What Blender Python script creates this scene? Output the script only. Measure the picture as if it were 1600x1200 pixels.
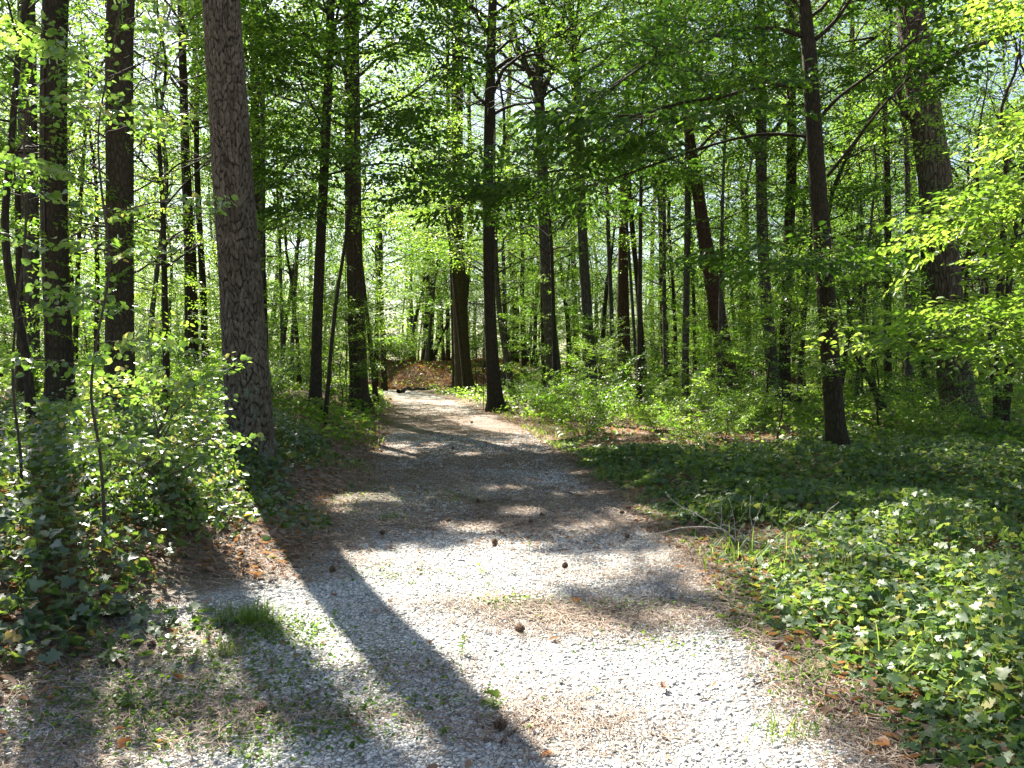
import bpy, math, random
import numpy as np
from mathutils import Vector
SC = bpy.context.scene
for o in list(bpy.data.objects): bpy.data.objects.remove(o)
rad = math.radians
# ------------------------------------------------------------------ camera
CAMH, FPX, PITCH = 1.6, 1250.0, rad(1.83)
cam = bpy.data.cameras.new('camera'); camo = bpy.data.objects.new('camera', cam)
SC.collection.objects.link(camo); SC.camera = camo
camo.location = (0, 0, CAMH); camo.rotation_euler = (rad(90) - PITCH, 0, 0)
cam.sensor_width = 36; cam.lens = 36 * FPX / 1600; cam.clip_end = 2000; cam.clip_start = 0.05
# ------------------------------------------------------------------ sun, sky, exposure
SUN_AZ, SUN_EL = rad(28), rad(48)          # azimuth to the left of the view direction
SV = np.array([-math.sin(SUN_AZ) * math.cos(SUN_EL), math.cos(SUN_AZ) * math.cos(SUN_EL), math.sin(SUN_EL)])
sl = bpy.data.lights.new('sun', 'SUN'); slo = bpy.data.objects.new('sun', sl); SC.collection.objects.link(slo)
sl.energy = 5.0; sl.angle = rad(0.53); sl.color = (1.0, 0.95, 0.84)
slo.rotation_euler = Vector(SV).to_track_quat('Z', 'Y').to_euler(); slo.location = (0, 0, 40)
W = bpy.data.worlds.new('World'); SC.world = W; W.use_nodes = True
nt = W.node_tree; sky = nt.nodes.new('ShaderNodeTexSky'); sky.sky_type = 'NISHITA'; sky.sun_disc = False
sky.sun_elevation = SUN_EL; sky.sun_rotation = -SUN_AZ
sky.air_density = 1.0; sky.dust_density = 1.6; sky.ozone_density = 1.2
hz = nt.nodes.new('ShaderNodeHueSaturation'); hz.inputs['Saturation'].default_value = .9; nt.links.new(sky.outputs[0], hz.inputs['Color'])   # a hazy summer sky
nt.links.new(hz.outputs[0], nt.nodes['Background'].inputs[0]); nt.nodes['Background'].inputs[1].default_value = 0.05
SC.view_settings.view_transform = 'Standard'; SC.view_settings.look = 'None'
SC.view_settings.exposure = 2.36; SC.view_settings.gamma = 1.0
SC.render.engine = 'CYCLES'; cy = SC.cycles
cy.max_bounces = 7; cy.diffuse_bounces = 2; cy.glossy_bounces = 2; cy.transmission_bounces = 5
cy.sample_clamp_indirect = 6; cy.caustics_reflective = False; cy.caustics_refractive = False
cy.use_denoising = True; cy.use_adaptive_sampling = True; cy.adaptive_threshold = 0.015
try: cy.denoiser = 'OPENIMAGEDENOISE'; cy.denoising_prefilter = 'ACCURATE'
except Exception: pass

# ------------------------------------------------------------------ numeric helpers
R = np.random.RandomState
def norm(v): return v / np.maximum(np.linalg.norm(v, axis=-1, keepdims=True), 1e-9)
_ht = R(5).rand(512, 512)
def vnoise(x, y, s=1.0, o=0):
    x = np.asarray(x, float) * s + 31.7 * o + 1000; y = np.asarray(y, float) * s + 17.3 * o + 1000
    i = np.floor(x).astype(int); j = np.floor(y).astype(int); u = x - i; v = y - j
    u = u * u * (3 - 2 * u); v = v * v * (3 - 2 * v)
    g = lambda a, b: _ht[a % 512, b % 512]
    return (g(i, j) * (1 - u) + g(i + 1, j) * u) * (1 - v) + (g(i, j + 1) * (1 - u) + g(i + 1, j + 1) * u) * v
def fbm(x, y, s=1.0, o=0): return (vnoise(x, y, s, o) + .5 * vnoise(x, y, s * 2.1, o + 3) + .25 * vnoise(x, y, s * 4.3, o + 7)) / 1.75
def ss(t): t = np.clip(t, 0, 1); return t * t * (3 - 2 * t)
def ray(px, py, d):
    w = (600 - py) / FPX; u = (px - 800) / FPX
    y = math.cos(PITCH) + w * math.sin(PITCH); z = -math.sin(PITCH) + w * math.cos(PITCH)
    k = d / y
    return np.array([u * k, d, CAMH + z * k])
RC_Y = np.array([-40, 0, 3.6, 4.5, 6.25, 8.3, 11, 14.3, 20, 25, 33, 40, 46, 52, 70, 400.])
RC_X = np.array([.3, .1, 0, -.04, -.08, -.3, -.5, -.8, -1.5, -2.35, -3.9, -6.0, -9.5, -16, -45, -500.])
def rc(y): return np.interp(y, RC_Y, RC_X)
HW = 1.62
def hws(y): return np.interp(y, [18, 25, 34, 60], [0, -.3, -.55, -.6])
def zg(x, y):
    x = np.asarray(x, float); y = np.asarray(y, float)
    return zg0(x + .5 * ss((5.8 - y) / 2) * ss((-(x - rc(y)) - .8) / .9), y)
def zg0(x, y):
    x = np.asarray(x, float); y = np.asarray(y, float); t = x - rc(y)
    t = np.sign(t) * (np.abs(t) - hws(y)); out = ss((np.abs(t) - 1.5) / 1.5)
    z = .46 * ss((-t - 1.45) / 2.3) + .3 * ss((-t - 3) / 7)
    z = z * ss((48 - y) / 12) + 0
    z = z + .05 * ss((t - 1.5) / 1.0) + out * (.16 * (fbm(x, y, .35) - .5) + .05 * (fbm(x, y, 1.7, 2) - .5))
    z = z + (.75 + .9 * fbm(x, y, .45, 91)) * ss((y - 41) / 5) * ss((t - 1.9) / 2.2) * ss((9 - x) / 9) * ss((85 - y) / 20)
    z = z + (1 - out) * (.025 * (fbm(x, y, 1.3, 4) - .5) - .018 * np.exp(-((np.abs(t) - .8) / .28) ** 2))
    return z
def gpt(px, py):
    """ground point seen at a pixel"""
    d = 3.0
    lo, hi = 1.5, 90.0
    for _ in range(50):
        d = .5 * (lo + hi); p = ray(px, py, d)
        if p[2] > zg(p[0], p[1]): lo = d
        else: hi = d
    return np.array([p[0], d])

# ------------------------------------------------------------------ mesh builder
class MB:
    def __init__(s): s.v = []; s.f = []; s.n = 0; s.a = []; s.m = []
    def add(s, v, f, rnd=None, mat=0):
        v = np.asarray(v, float).reshape(-1, 3)
        for ff in (f if isinstance(f, list) else [f]):
            if len(ff): s.f.append((np.asarray(ff) + s.n)); s.m.append(np.full(len(ff), mat))
        s.v.append(v); s.n += len(v)
        s.a.append(np.full(len(v), .5) if rnd is None else np.broadcast_to(np.asarray(rnd, float), (len(v),)))
    def mesh(s, name, mats, smooth=False):
        me = bpy.data.meshes.new(name)
        if not s.v: return me
        v = np.concatenate(s.v).astype(np.float32); me.vertices.add(len(v)); me.vertices.foreach_set('co', v.ravel())
        lp = np.concatenate([f.ravel() for f in s.f]).astype(np.int32)
        sz = np.concatenate([np.full(len(f), f.shape[1]) for f in s.f]).astype(np.int32)
        st = np.concatenate([[0], np.cumsum(sz)[:-1]]).astype(np.int32)
        me.loops.add(len(lp)); me.loops.foreach_set('vertex_index', lp)
        me.polygons.add(len(sz)); me.polygons.foreach_set('loop_start', st); me.polygons.foreach_set('loop_total', sz)
        mm = np.concatenate(s.m).astype(np.int32)
        if mm.any(): me.polygons.foreach_set('material_index', mm)
        if smooth: me.polygons.foreach_set('use_smooth', np.ones(len(sz), bool))
        at = me.attributes.new('rnd', 'FLOAT', 'POINT'); at.data.foreach_set('value', np.concatenate(s.a).astype(np.float32))
        for m in (mats if isinstance(mats, (list, tuple)) else [mats]): me.materials.append(m)
        me.update(); me.validate()
        return me
def mkobj(name, me, parent=None, loc=None):
    o = bpy.data.objects.new(name, me); SC.collection.objects.link(o)
    if parent: o.parent = parent
    if loc is not None: o.location = loc
    return o
def tag(o, label=None, cat=None, group=None, kind=None):
    if label: o['label'] = label
    if cat: o['category'] = cat
    if group: o['group'] = group
    if kind: o['kind'] = kind
    return o
def empty(name, loc, label, cat, group=None, rz=0):
    o = bpy.data.objects.new(name, None); SC.collection.objects.link(o); o.location = loc; o.rotation_euler = (0, 0, rz)
    o.empty_display_size = .2
    return tag(o, label, cat, group)
def tube(mb, P, r, n=8, rnd=.5, cap=True, mat=0, squash=None):
    P = np.asarray(P, float); r = np.broadcast_to(np.asarray(r, float), (len(P),))
    T = norm(np.gradient(P, axis=0)); ref = np.array([0.02, 1, 0.03]) if abs(T[:, 1]).mean() < .8 else np.array([1., 0, .02])
    A = norm(np.cross(T, ref)); B = np.cross(T, A)
    th = np.arange(n) / n * 2 * np.pi
    rr = r[:, None] if squash is None else squash(th[None, :], np.arange(len(P))[:, None]) * r[:, None]
    V = P[:, None] + rr[..., None] * (np.cos(th)[None, :, None] * A[:, None] + np.sin(th)[None, :, None] * B[:, None])
    m = len(P); i = np.arange(m - 1)[:, None] * n; j = np.arange(n)[None]; k = (j + 1) % n
    F = np.stack([i + j, i + k, i + n + k, i + n + j], -1).reshape(-1, 4)[:, ::-1]
    V = V.reshape(-1, 3); fs = [F]
    if cap:
        V = np.concatenate([V, P[-1:] + T[-1:] * r[-1] * .4]); j = np.arange(n); b = (m - 1) * n
        fs.append(np.stack([b + (j + 1) % n, b + j, np.full(n, m * n)], -1))
    mb.add(V, fs, rnd, mat)
def wiggle(rng, a, b, n, amp, droop=0.):
    a = np.asarray(a, float); b = np.asarray(b, float); t = np.linspace(0, 1, n)[:, None]
    P = a + (b - a) * t; L = np.linalg.norm(b - a)
    w = np.cumsum(rng.randn(n, 3), 0); w = w - w[0] - (w[-1] - w[0]) * t
    P = P + w * amp * L / math.sqrt(n); P[:, 2] -= droop * L * (t[:, 0] ** 2); return P
# leaf shapes (x along, y across, z up), folded at the midrib
def leafshape(w, kind='oval'):
    if kind == 'quad':
        v = [(0, 0, 0), (.45, -w, .10 * w), (1, 0, -.05), (.45, w, .10 * w)]; return np.array(v), [np.array([[0, 1, 2, 3]])]
    if kind == 'oval':
        v = [(0, 0, 0), (1, 0, -.12), (.28, w * .9, .12), (.68, w * .8, .05), (.28, -w * .9, .12), (.68, -w * .8, .05)]
        return np.array(v), [np.array([[0, 1, 3, 2], [0, 4, 5, 1]])]
    if kind == 'lobed':   # ivy / muscadine / maple like
        a = np.array([(-.08, .22), (.02, .48), (.22, .34), (.42, .56), (.55, .26), (.78, .26)]) 
        a[:, 1] *= w / .5
        L = [(0, 0, 0)] + [(x, y, .10 * y) for x, y in a] + [(1, 0, -.10)] + [(x, -y, .10 * y) for x, y in a[::-1]]
        k = len(L); F = []
        v = np.array(L + [(.45, 0, 0)]); c = k
        for i in range(k): F.append((c, i, (i + 1) % k))
        return v, [np.array(F)[:, ::-1]]
LEAF = {'quad': leafshape(.28, 'quad'), 'oval': leafshape(.26), 'wide': leafshape(.40), 'lobed': leafshape(.5, 'lobed'), 'heart': leafshape(.44, 'lobed')}
def put(mb, kind, P, D, N, S, rnd, mat=0):
    """one leaf per row: position, direction, normal, size"""
    V, F = LEAF[kind] if isinstance(kind, str) else kind
    D = norm(D); Y = norm(np.cross(N, D)); Nn = np.cross(D, Y)
    W_ = P[:, None] + S[:, None, None] * (V[None, :, :1] * D[:, None] + V[None, :, 1:2] * Y[:, None] + V[None, :, 2:] * Nn[:, None])
    k = len(V); n = len(P); off = (np.arange(n) * k)[:, None, None]
    mb.add(W_.reshape(-1, 3), [(f[None] + off).reshape(-1, f.shape[1]) for f in F], np.repeat(rnd, k), mat)

# ------------------------------------------------------------------ materials
def mat(name):
    m = bpy.data.materials.new(name); m.use_nodes = True; t = m.node_tree; t.nodes.clear()
    out = t.nodes.new('ShaderNodeOutputMaterial')
    def N(ty, **kw):
        n = t.nodes.new(ty)
        for k, v in kw.items():
            if k.startswith('_'): setattr(n, k[1:], v)
            else: n.inputs[int(k[1:]) if k[0] == 'i' and k[1:].isdigit() else k].default_value = v
        return n
    return m, t, out, N, t.links.new
def ramp(t, pts, inter='LINEAR'):
    r = t.nodes.new('ShaderNodeValToRGB'); cr = r.color_ramp; cr.interpolation = inter
    while len(cr.elements) < len(pts): cr.elements.new(.5)
    for e, (p, c) in zip(cr.elements, pts): e.position = p; e.color = (*c, 1) if len(c) == 3 else c
    return r
def leafmat(name, cols, trans, rough=.42, spec=.45, tw=.5):
    m, t, out, N, L = mat(name)
    a = N('ShaderNodeAttribute', _attribute_name='rnd'); oi = N('ShaderNodeObjectInfo')
    mx = N('ShaderNodeMath', _operation='MULTIPLY_ADD', i1=.35, i2=-.17); L(oi.outputs['Random'], mx.inputs[0])
    ad = N('ShaderNodeMath', _operation='ADD'); L(a.outputs['Fac'], ad.inputs[0]); L(mx.outputs[0], ad.inputs[1])
    n = len(cols) - 1
    r1 = ramp(t, [(i / n, c) for i, c in enumerate(cols)]); L(ad.outputs[0], r1.inputs[0])
    n = len(trans) - 1
    r2 = ramp(t, [(i / n, c) for i, c in enumerate(trans)]); L(ad.outputs[0], r2.inputs[0])
    p = N('ShaderNodeBsdfPrincipled', Roughness=rough); p.inputs['Specular IOR Level'].default_value = spec
    L(r1.outputs[0], p.inputs['Base Color'])
    tr = N('ShaderNodeBsdfTranslucent'); L(r2.outputs[0], tr.inputs[0])
    mi = N('ShaderNodeMixShader', i0=tw); L(p.outputs[0], mi.inputs[1]); L(tr.outputs[0], mi.inputs[2]); L(mi.outputs[0], out.inputs[0])
    return m
def barkmat(name, c0, c1, c2, scale=(14, 14, 4), bump=.6, rough=.9, dist=.02, lichen=None, amt=.62):
    if 'bare' not in name: c0, c1, c2 = [tuple(q * k for q, k in zip(c, (.74, .74, .70))) for c in (c0, c1, c2)]
    m, t, out, N, L = mat(name)
    tc = N('ShaderNodeTexCoord'); mp = N('ShaderNodeMapping'); mp.inputs['Scale'].default_value = scale; L(tc.outputs['Object'], mp.inputs[0])
    nz = N('ShaderNodeTexNoise', Scale=1.3, Detail=5.0); L(mp.outputs[0], nz.inputs[0])
    ws = N('ShaderNodeVectorMath', _operation='ADD'); L(mp.outputs[0], ws.inputs[0])
    sb = N('ShaderNodeVectorMath', _operation='SCALE'); sb.inputs[3].default_value = 1.1; L(nz.outputs['Color'], sb.inputs[0]); L(sb.outputs[0], ws.inputs[1])
    vo = N('ShaderNodeTexVoronoi', _feature='DISTANCE_TO_EDGE', Scale=1.0); L(ws.outputs[0], vo.inputs[0])
    rv = ramp(t, [(0.0, (.15, .15, .15)), (.12, (.6, .6, .6)), (.45, (1, 1, 1))]); L(vo.outputs[0], rv.inputs[0])
    n2 = N('ShaderNodeTexNoise', Scale=3.2, Detail=8.0, Roughness=.7); L(mp.outputs[0], n2.inputs[0])
    rc_ = ramp(t, [(.3, c1), (.7, c2)]); L(n2.outputs[0], rc_.inputs[0])
    mc = N('ShaderNodeMix', _data_type='RGBA'); L(rv.outputs[0], mc.inputs[0]); mc.inputs[6].default_value = (*c0, 1); L(rc_.outputs[0], mc.inputs[7])
    col = mc.outputs[2]
    if lichen:
        n3 = N('ShaderNodeTexNoise', Scale=5.0, Detail=6.0, Roughness=.75); L(tc.outputs['Object'], n3.inputs[0])
        rl = ramp(t, [(amt, (0, 0, 0)), (amt + .06, (1, 1, 1))]); L(n3.outputs[0], rl.inputs[0])
        ml = N('ShaderNodeMix', _data_type='RGBA'); L(rl.outputs[0], ml.inputs[0]); L(col, ml.inputs[6]); ml.inputs[7].default_value = (*lichen, 1); col = ml.outputs[2]
    hh = N('ShaderNodeMath', _operation='MULTIPLY_ADD', i1=.35); L(n2.outputs[0], hh.inputs[0]); L(rv.outputs[0], hh.inputs[2])
    b = N('ShaderNodeBump', Strength=bump, Distance=dist); L(hh.outputs[0], b.inputs['Height'])
    p = N('ShaderNodeBsdfPrincipled', Roughness=rough); p.inputs['Specular IOR Level'].default_value = .2
    L(col, p.inputs['Base Color']); L(b.outputs[0], p.inputs['Normal']); L(p.outputs[0], out.inputs[0])
    return m
def plainmat(name, cols, rough=.85, spec=.2, trans=None, nscale=None):
    m, t, out, N, L = mat(name)
    a = N('ShaderNodeAttribute', _attribute_name='rnd'); n = len(cols) - 1; r1 = ramp(t, [(i / n, c) for i, c in enumerate(cols)]); L(a.outputs['Fac'], r1.inputs[0])
    col = r1.outputs[0]
    p = N('ShaderNodeBsdfPrincipled', Roughness=rough); p.inputs['Specular IOR Level'].default_value = spec
    if nscale:
        tc = N('ShaderNodeTexCoord'); nz = N('ShaderNodeTexNoise', Scale=nscale, Detail=6.0, Roughness=.65); L(tc.outputs['Object'], nz.inputs[0])
        rr = ramp(t, [(.3, (.6, .6, .6)), (.7, (1.25, 1.25, 1.25))]); L(nz.outputs[0], rr.inputs[0])
        mu = N('ShaderNodeMix', _data_type='RGBA', _blend_type='MULTIPLY', i0=1.0); L(col, mu.inputs[6]); L(rr.outputs[0], mu.inputs[7]); col = mu.outputs[2]
        b = N('ShaderNodeBump', Strength=.4, Distance=.004); L(nz.outputs[0], b.inputs['Height']); L(b.outputs[0], p.inputs['Normal'])
    L(col, p.inputs['Base Color'])
    sh = p.outputs[0]
    if trans:
        tr = N('ShaderNodeBsdfTranslucent', i0=(*trans, 1)); mi = N('ShaderNodeMixShader', i0=.4); L(sh, mi.inputs[1]); L(tr.outputs[0], mi.inputs[2]); sh = mi.outputs[0]
    L(sh, out.inputs[0]); return m

M = {}
M['leaf'] = leafmat('foliage_broadleaf', [(.026, .056, .009), (.045, .09, .012), (.08, .125, .02)], [(.075, .19, .010), (.20, .40, .024), (.46, .63, .07)])
M['leaf_dark'] = leafmat('foliage_oak', [(.02, .045, .009), (.035, .068, .013), (.06, .10, .02)], [(.06, .16, .010), (.15, .32, .022), (.33, .49, .05)])
M['leaf_pale'] = leafmat('foliage_beech', [(.04, .08, .012), (.065, .12, .018), (.11, .16, .03)], [(.12, .28, .018), (.27, .48, .036), (.54, .69, .10)])
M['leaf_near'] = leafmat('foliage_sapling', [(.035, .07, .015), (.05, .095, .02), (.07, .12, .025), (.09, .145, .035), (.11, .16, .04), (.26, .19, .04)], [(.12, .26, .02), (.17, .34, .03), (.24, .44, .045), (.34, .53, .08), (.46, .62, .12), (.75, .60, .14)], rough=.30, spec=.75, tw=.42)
M['needle'] = leafmat('foliage_pine', [(.028, .055, .015), (.045, .08, .02), (.07, .10, .03)], [(.10, .18, .025), (.18, .28, .04), (.27, .36, .07)], rough=.5)
M['ivy'] = leafmat('foliage_ivy', [(.028, .058, .02), (.05, .10, .034), (.09, .15, .055), (.22, .21, .05)], [(.09, .18, .02), (.18, .31, .04), (.34, .46, .08), (.50, .45, .08)], rough=.46, spec=.5, tw=.42)
M['vine'] = leafmat('foliage_vine', [(.035, .065, .025), (.06, .10, .045), (.10, .15, .075), (.32, .13, .025)], [(.12, .24, .02), (.25, .39, .04), (.42, .53, .08), (.65, .30, .04)], rough=.38, spec=.95, tw=.34)
M['grass'] = leafmat('grass_blades', [(.05, .10, .015), (.09, .16, .03), (.14, .19, .04)], [(.2, .36, .03), (.32, .48, .05), (.45, .55, .10)], rough=.5)
M['pine_bark'] = barkmat('bark_pine', (.028, .022, .012), (.078, .06, .036), (.14, .112, .075), (19, 19, 7.5), .7, dist=.015, lichen=(.2, .23, .17), amt=.66)
M['oak_bark'] = barkmat('bark_oak', (.035, .027, .017), (.15, .12, .078), (.27, .225, .155), (13, 13, 2.6), 1.0, dist=.05, lichen=(.30, .33, .25), amt=.6)
M['dark_bark'] = barkmat('bark_dark', (.02, .015, .009), (.058, .045, .028), (.10, .08, .054), (22, 22, 6), .5, dist=.012)
M['gray_bark'] = barkmat('bark_grey', (.04, .033, .026), (.10, .087, .07), (.19, .175, .145), (12, 12, 4), .4, dist=.012, lichen=(.2, .23, .15), amt=.6)
M['red_bark'] = barkmat('bark_red', (.03, .017, .012), (.11, .06, .042), (.18, .11, .08), (16, 16, 5), .6, dist=.015)
M['twig'] = barkmat('bark_twig', (.04, .032, .025), (.11, .085, .065), (.18, .14, .11), (40, 40, 12), .3, dist=.004)

# ------------------------------------------------------------------ where the sun gets through the canopy
LIT = []   # (polygon on the ground, openness)
def poly(pts, k): LIT.append((np.array([gpt(*p) for p in pts]), k))
poly([(470, 868), (620, 862), (800, 862), (900, 870), (1050, 862), (1110, 900), (1190, 960), (1260, 1050), (1330, 1200), (1400, 1400), (960, 1400), (850, 1190), (640, 1080), (560, 1050), (440, 1010), (340, 900)], 1.0)
poly([(850, 878), (1000, 872), (1130, 905), (1180, 985), (1060, 1000), (900, 960)], .45)
poly([(1050, 870), (1000, 830), (1120, 850), (1250, 900), (1250, 960), (1150, 900)], .9)
poly([(270, 965), (420, 930), (440, 1000), (300, 1040), (240, 1010)], 1.0)
poly([(0, 620), (330, 600), (430, 740), (430, 900), (330, 960), (200, 960), (0, 930)], .82)
poly([(0, 960), (120, 960), (110, 1090), (0, 1120)], .8)
poly([(610, 622), (700, 622), (735, 645), (620, 645)], .85)
poly([(690, 650), (760, 652), (900, 690), (860, 690), (720, 664)], 1.0)
poly([(720, 690), (840, 684), (900, 700), (780, 704)], .6)
poly([(560, 690), (640, 690), (660, 718), (590, 712)], .8)
poly([(780, 725), (880, 725), (960, 742), (860, 742)], .6)
poly([(940, 795), (1010, 790), (1050, 812), (980, 822)], .8)
poly([(880, 615), (1240, 610), (1260, 690), (1000, 690), (880, 660)], .75)
poly([(960, 682), (1240, 680), (1240, 705), (980, 705)], .9)
poly([(1180, 830), (1600, 760), (1600, 1200), (1380, 1200), (1270, 1050), (1200, 930)], .78)
poly([(1250, 640), (1600, 640), (1600, 690), (1300, 700)], .4)
LIT.append((np.array([(-2.9, .5), (-.7, .5), (-.95, 3.2), (-2.7, 3.6)]), .8))
LIT.append((np.array([(4.5, 2.0), (8.5, 2.0), (8.5, 8.5), (5.0, 8.5)]), .7))
def inpoly(P, x, y):
    c = np.zeros(x.shape, bool); n = len(P); j = n - 1
    for i in range(n):
        xi, yi = P[i]; xj, yj = P[j]
        with np.errstate(divide='ignore', invalid='ignore'):
            c ^= ((yi > y) != (yj > y)) & (x < (xj - xi) * (y - yi) / (yj - yi + 1e-12) + xi)
        j = i
    return c
def openness(x, y):
    """0 = the canopy above shades this ground, 1 = the sun gets through"""
    st = (y > 1) & (y < 30) & (x > -7) & (x < 10 + .2 * y)
    o = np.where(st, .05, .88)
    for P, k in LIT:
        o = np.where(inpoly(P, x, y), k, o)
    return o
def keepmask(P, seed=0):
    """which leaves stay, from the gaps of the canopy along the sun's direction"""
    k = (P[:, 2]) / SV[2]; gx = P[:, 0] - SV[0] * k; gy = P[:, 1] - SV[1] * k
    z = zg(gx, gy); gx = gx + SV[0] * z / SV[2]; gy = gy + SV[1] * z / SV[2]
    o = openness(gx, gy)
    n = .6 * fbm(gx, gy, .9, 11) + .4 * fbm(gx, gy, 2.6, 12)
    n = (n - .5) * 2.6 + .5
    return n > o * 1.02 - .02 * (o < .05)

# ------------------------------------------------------------------ sprays of leaves on a twig
def spray(seed, n, L=.9, lsz=.09, flat=.35, kind='broad'):
    rng = R(seed)
    if kind == 'needle':
        m = 16; P = []; D = []
        for i in range(m):
            c = np.array([L * rng.rand(), (rng.rand() - .5) * L * .7, (rng.rand() - .4) * .25])
            k = n // m; d = norm(rng.randn(k, 3) + np.array([.8, 0, .4])); P.append(np.repeat(c[None], k, 0)); D.append(d)
        P = np.concatenate(P); D = np.concatenate(D); Nn = norm(rng.randn(len(P), 3)); return P, D, Nn, rng.uniform(.8, 1.3, len(P)) * lsz
    P = []; D = []
    ns = 7
    for s in range(ns):
        t0 = .12 + .8 * s / ns; side = 1 if s % 2 else -1; ll = L * (.55 - .35 * abs(t0 - .4)) * rng.uniform(.7, 1.2)
        a = rad(rng.uniform(30, 60)) * side; dd = np.array([math.cos(a), math.sin(a), rng.uniform(-.12, .2)])
        k = max(2, n // ns)
        for q in range(k):
            u = (q + .6) / k; p = np.array([t0 * L, 0, -.1 * t0 * t0 * L]) + dd * ll * u; p[2] -= .12 * u * u * ll
            sd = 1 if q % 2 else -1; b = a + sd * rad(rng.uniform(25, 70))
            P.append(p + rng.randn(3) * .012); D.append([math.cos(b), math.sin(b), rng.uniform(-.6, .1)])
    P = np.array(P); D = norm(np.array(D)); Nn = norm(np.array([0, 0, 1.]) + rng.randn(len(P), 3) * flat)
    return P, D, Nn, rng.uniform(.65, 1.2, len(P)) * lsz
SPR = {k: [spray(s + 10 * i, *a) for s in range(5)] for i, (k, a) in enumerate({
    'near': (46, .9, .085, .45), 'mid': (40, 1.0, .10, .45), 'far': (30, 1.15, .14, .5), 'oak': (40, .85, .12, .6), 'big': (24, .42, .058, .75)}.items())}
SPR['pine'] = [spray(60 + s, 150, .9, .16, .4, 'needle') for s in range(4)]
LEAF['needle'] = (np.array([(0, -.018, 0), (1, 0, -.1), (0, .018, 0)]), [np.array([[0, 1, 2]])])
def leaves_from(mb, rng, A, Dr, Sc, kind, shape, cull=None, tilt=.35, mat=0, up=None):
    """A anchors, Dr directions, Sc scales; cull = world offset when the canopy gaps are to be cut"""
    A = np.asarray(A); Dr = norm(np.asarray(Dr)); Sc = np.asarray(Sc, float)
    T = SPR[kind]; which = rng.randint(len(T), size=len(A))
    for w in range(len(T)):
        s = which == w
        if not s.any(): continue
        a = A[s]; d = Dr[s].copy(); d[:, 2] *= .6; d = norm(d); sc = Sc[s]
        u = np.array([0, 0, 1.]) + rng.randn(len(a), 3) * tilt
        y = norm(np.cross(u, d)); z = np.cross(d, y); B = np.stack([d, y, z], 1)   # rows = axes
        P, D, Nn, S = T[w]
        WP = a[:, None] + sc[:, None, None] * np.einsum('lk,skj->slj', P, B)
        WD = np.einsum('lk,skj->slj', D, B); WN = np.einsum('lk,skj->slj', Nn, B)
        WS = sc[:, None] ** .4 * S[None] * rng.uniform(.8, 1.2, (len(a), len(P)))
        base = rng.rand(len(a))[:, None] * .5 + rng.rand(len(a), len(P)) * .5
        WP = WP.reshape(-1, 3); k = np.ones(len(WP), bool)
        if cull is not None: k = keepmask(WP + cull)
        put(mb, shape, WP[k], WD.reshape(-1, 3)[k], WN.reshape(-1, 3)[k], WS.ravel()[k], base.ravel()[k], mat)

def branching(rng, mb, base, tip, r, lvl, anchors, ps=.45, amp=.10, droop=.0, seg=6, leafy=.25, up=.15, nsec=5, mat=0):
    """a limb with side branches; fills anchors (pos, dir, scale)"""
    P = wiggle(rng, base, tip, max(5, seg), amp, droop); L = np.linalg.norm(P[-1] - P[0])
    rr = np.linspace(r, max(.006, r * .22), len(P)); tube(mb, P, rr, 6 if r > .03 else 4, mat=mat)
    T = norm(np.gradient(P, axis=0))
    def at(t):
        f = t * (len(P) - 1); i = min(int(f), len(P) - 2); return P[i] + (P[i + 1] - P[i]) * (f - i), T[i], rr[i]
    if lvl > 0:
        for k in range(nsec):
            t = leafy + (1 - leafy) * (k + rng.rand() * .7) / nsec; p, d, r0 = at(min(t, .99))
            side = norm(np.cross(d, [0, 0, 1.])) * (1 if k % 2 else -1)
            dd = norm(d * rng.uniform(.5, 1.0) + side * rng.uniform(.5, 1.0) + np.array([0, 0, up]) * rng.uniform(-.5, 1.4))
            ll = L * rng.uniform(.28, .48) * (1.15 - .5 * t)
            branching(rng, mb, p, p + dd * ll, r0 * .55, lvl - 1, anchors, ps, amp, droop, 5, .2, up, max(3, nsec - 1), mat)
    n = max(1, int(L * (1 - leafy) / ps))
    if lvl <= 1:
        for k in range(n):
            t = leafy + (1 - leafy) * (k + rng.rand()) / n; p, d, _ = at(min(t, .99)); side = norm(np.cross(d, [0, 0, 1.])) * (1 if k % 2 else -1)
            anchors.append((p, norm(d + side * rng.uniform(.4, 1.3) + np.array([0, 0, rng.uniform(-.3, .3)])), rng.uniform(.6, 1.1)))
        anchors.append((P[-1], T[-1], 1.0))
def crown(rng, mb, path, r_at, z0, z1, spread, nb, anchors, el=(5, 45), shape=.5, **kw):
    """limbs leaving a trunk path between heights z0 and z1"""
    az = rng.rand() * 6.28; zs = path[:, 2]
    for i in range(nb):
        f = (i + rng.rand() * .8) / nb; z = z0 + (z1 - z0) * f
        p = np.array([np.interp(z, zs, path[:, 0]), np.interp(z, zs, path[:, 1]), z]); az += 2.4 + rng.uniform(-.5, .5)
        L = spread * (1 - abs(f - shape) ** 1.5 * .9) * rng.uniform(.65, 1.15); e = rad(rng.uniform(*el) + 25 * f)
        d = np.array([math.cos(az) * math.cos(e), math.sin(az) * math.cos(e), math.sin(e)])
        branching(rng, mb, p, p + d * L, min(r_at(z) * .45, .012 + L * .014), kw.get('lvl', 1), anchors, ps=kw.get('ps', .45), nsec=kw.get('nsec', 5), droop=kw.get('droop', .03))
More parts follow.
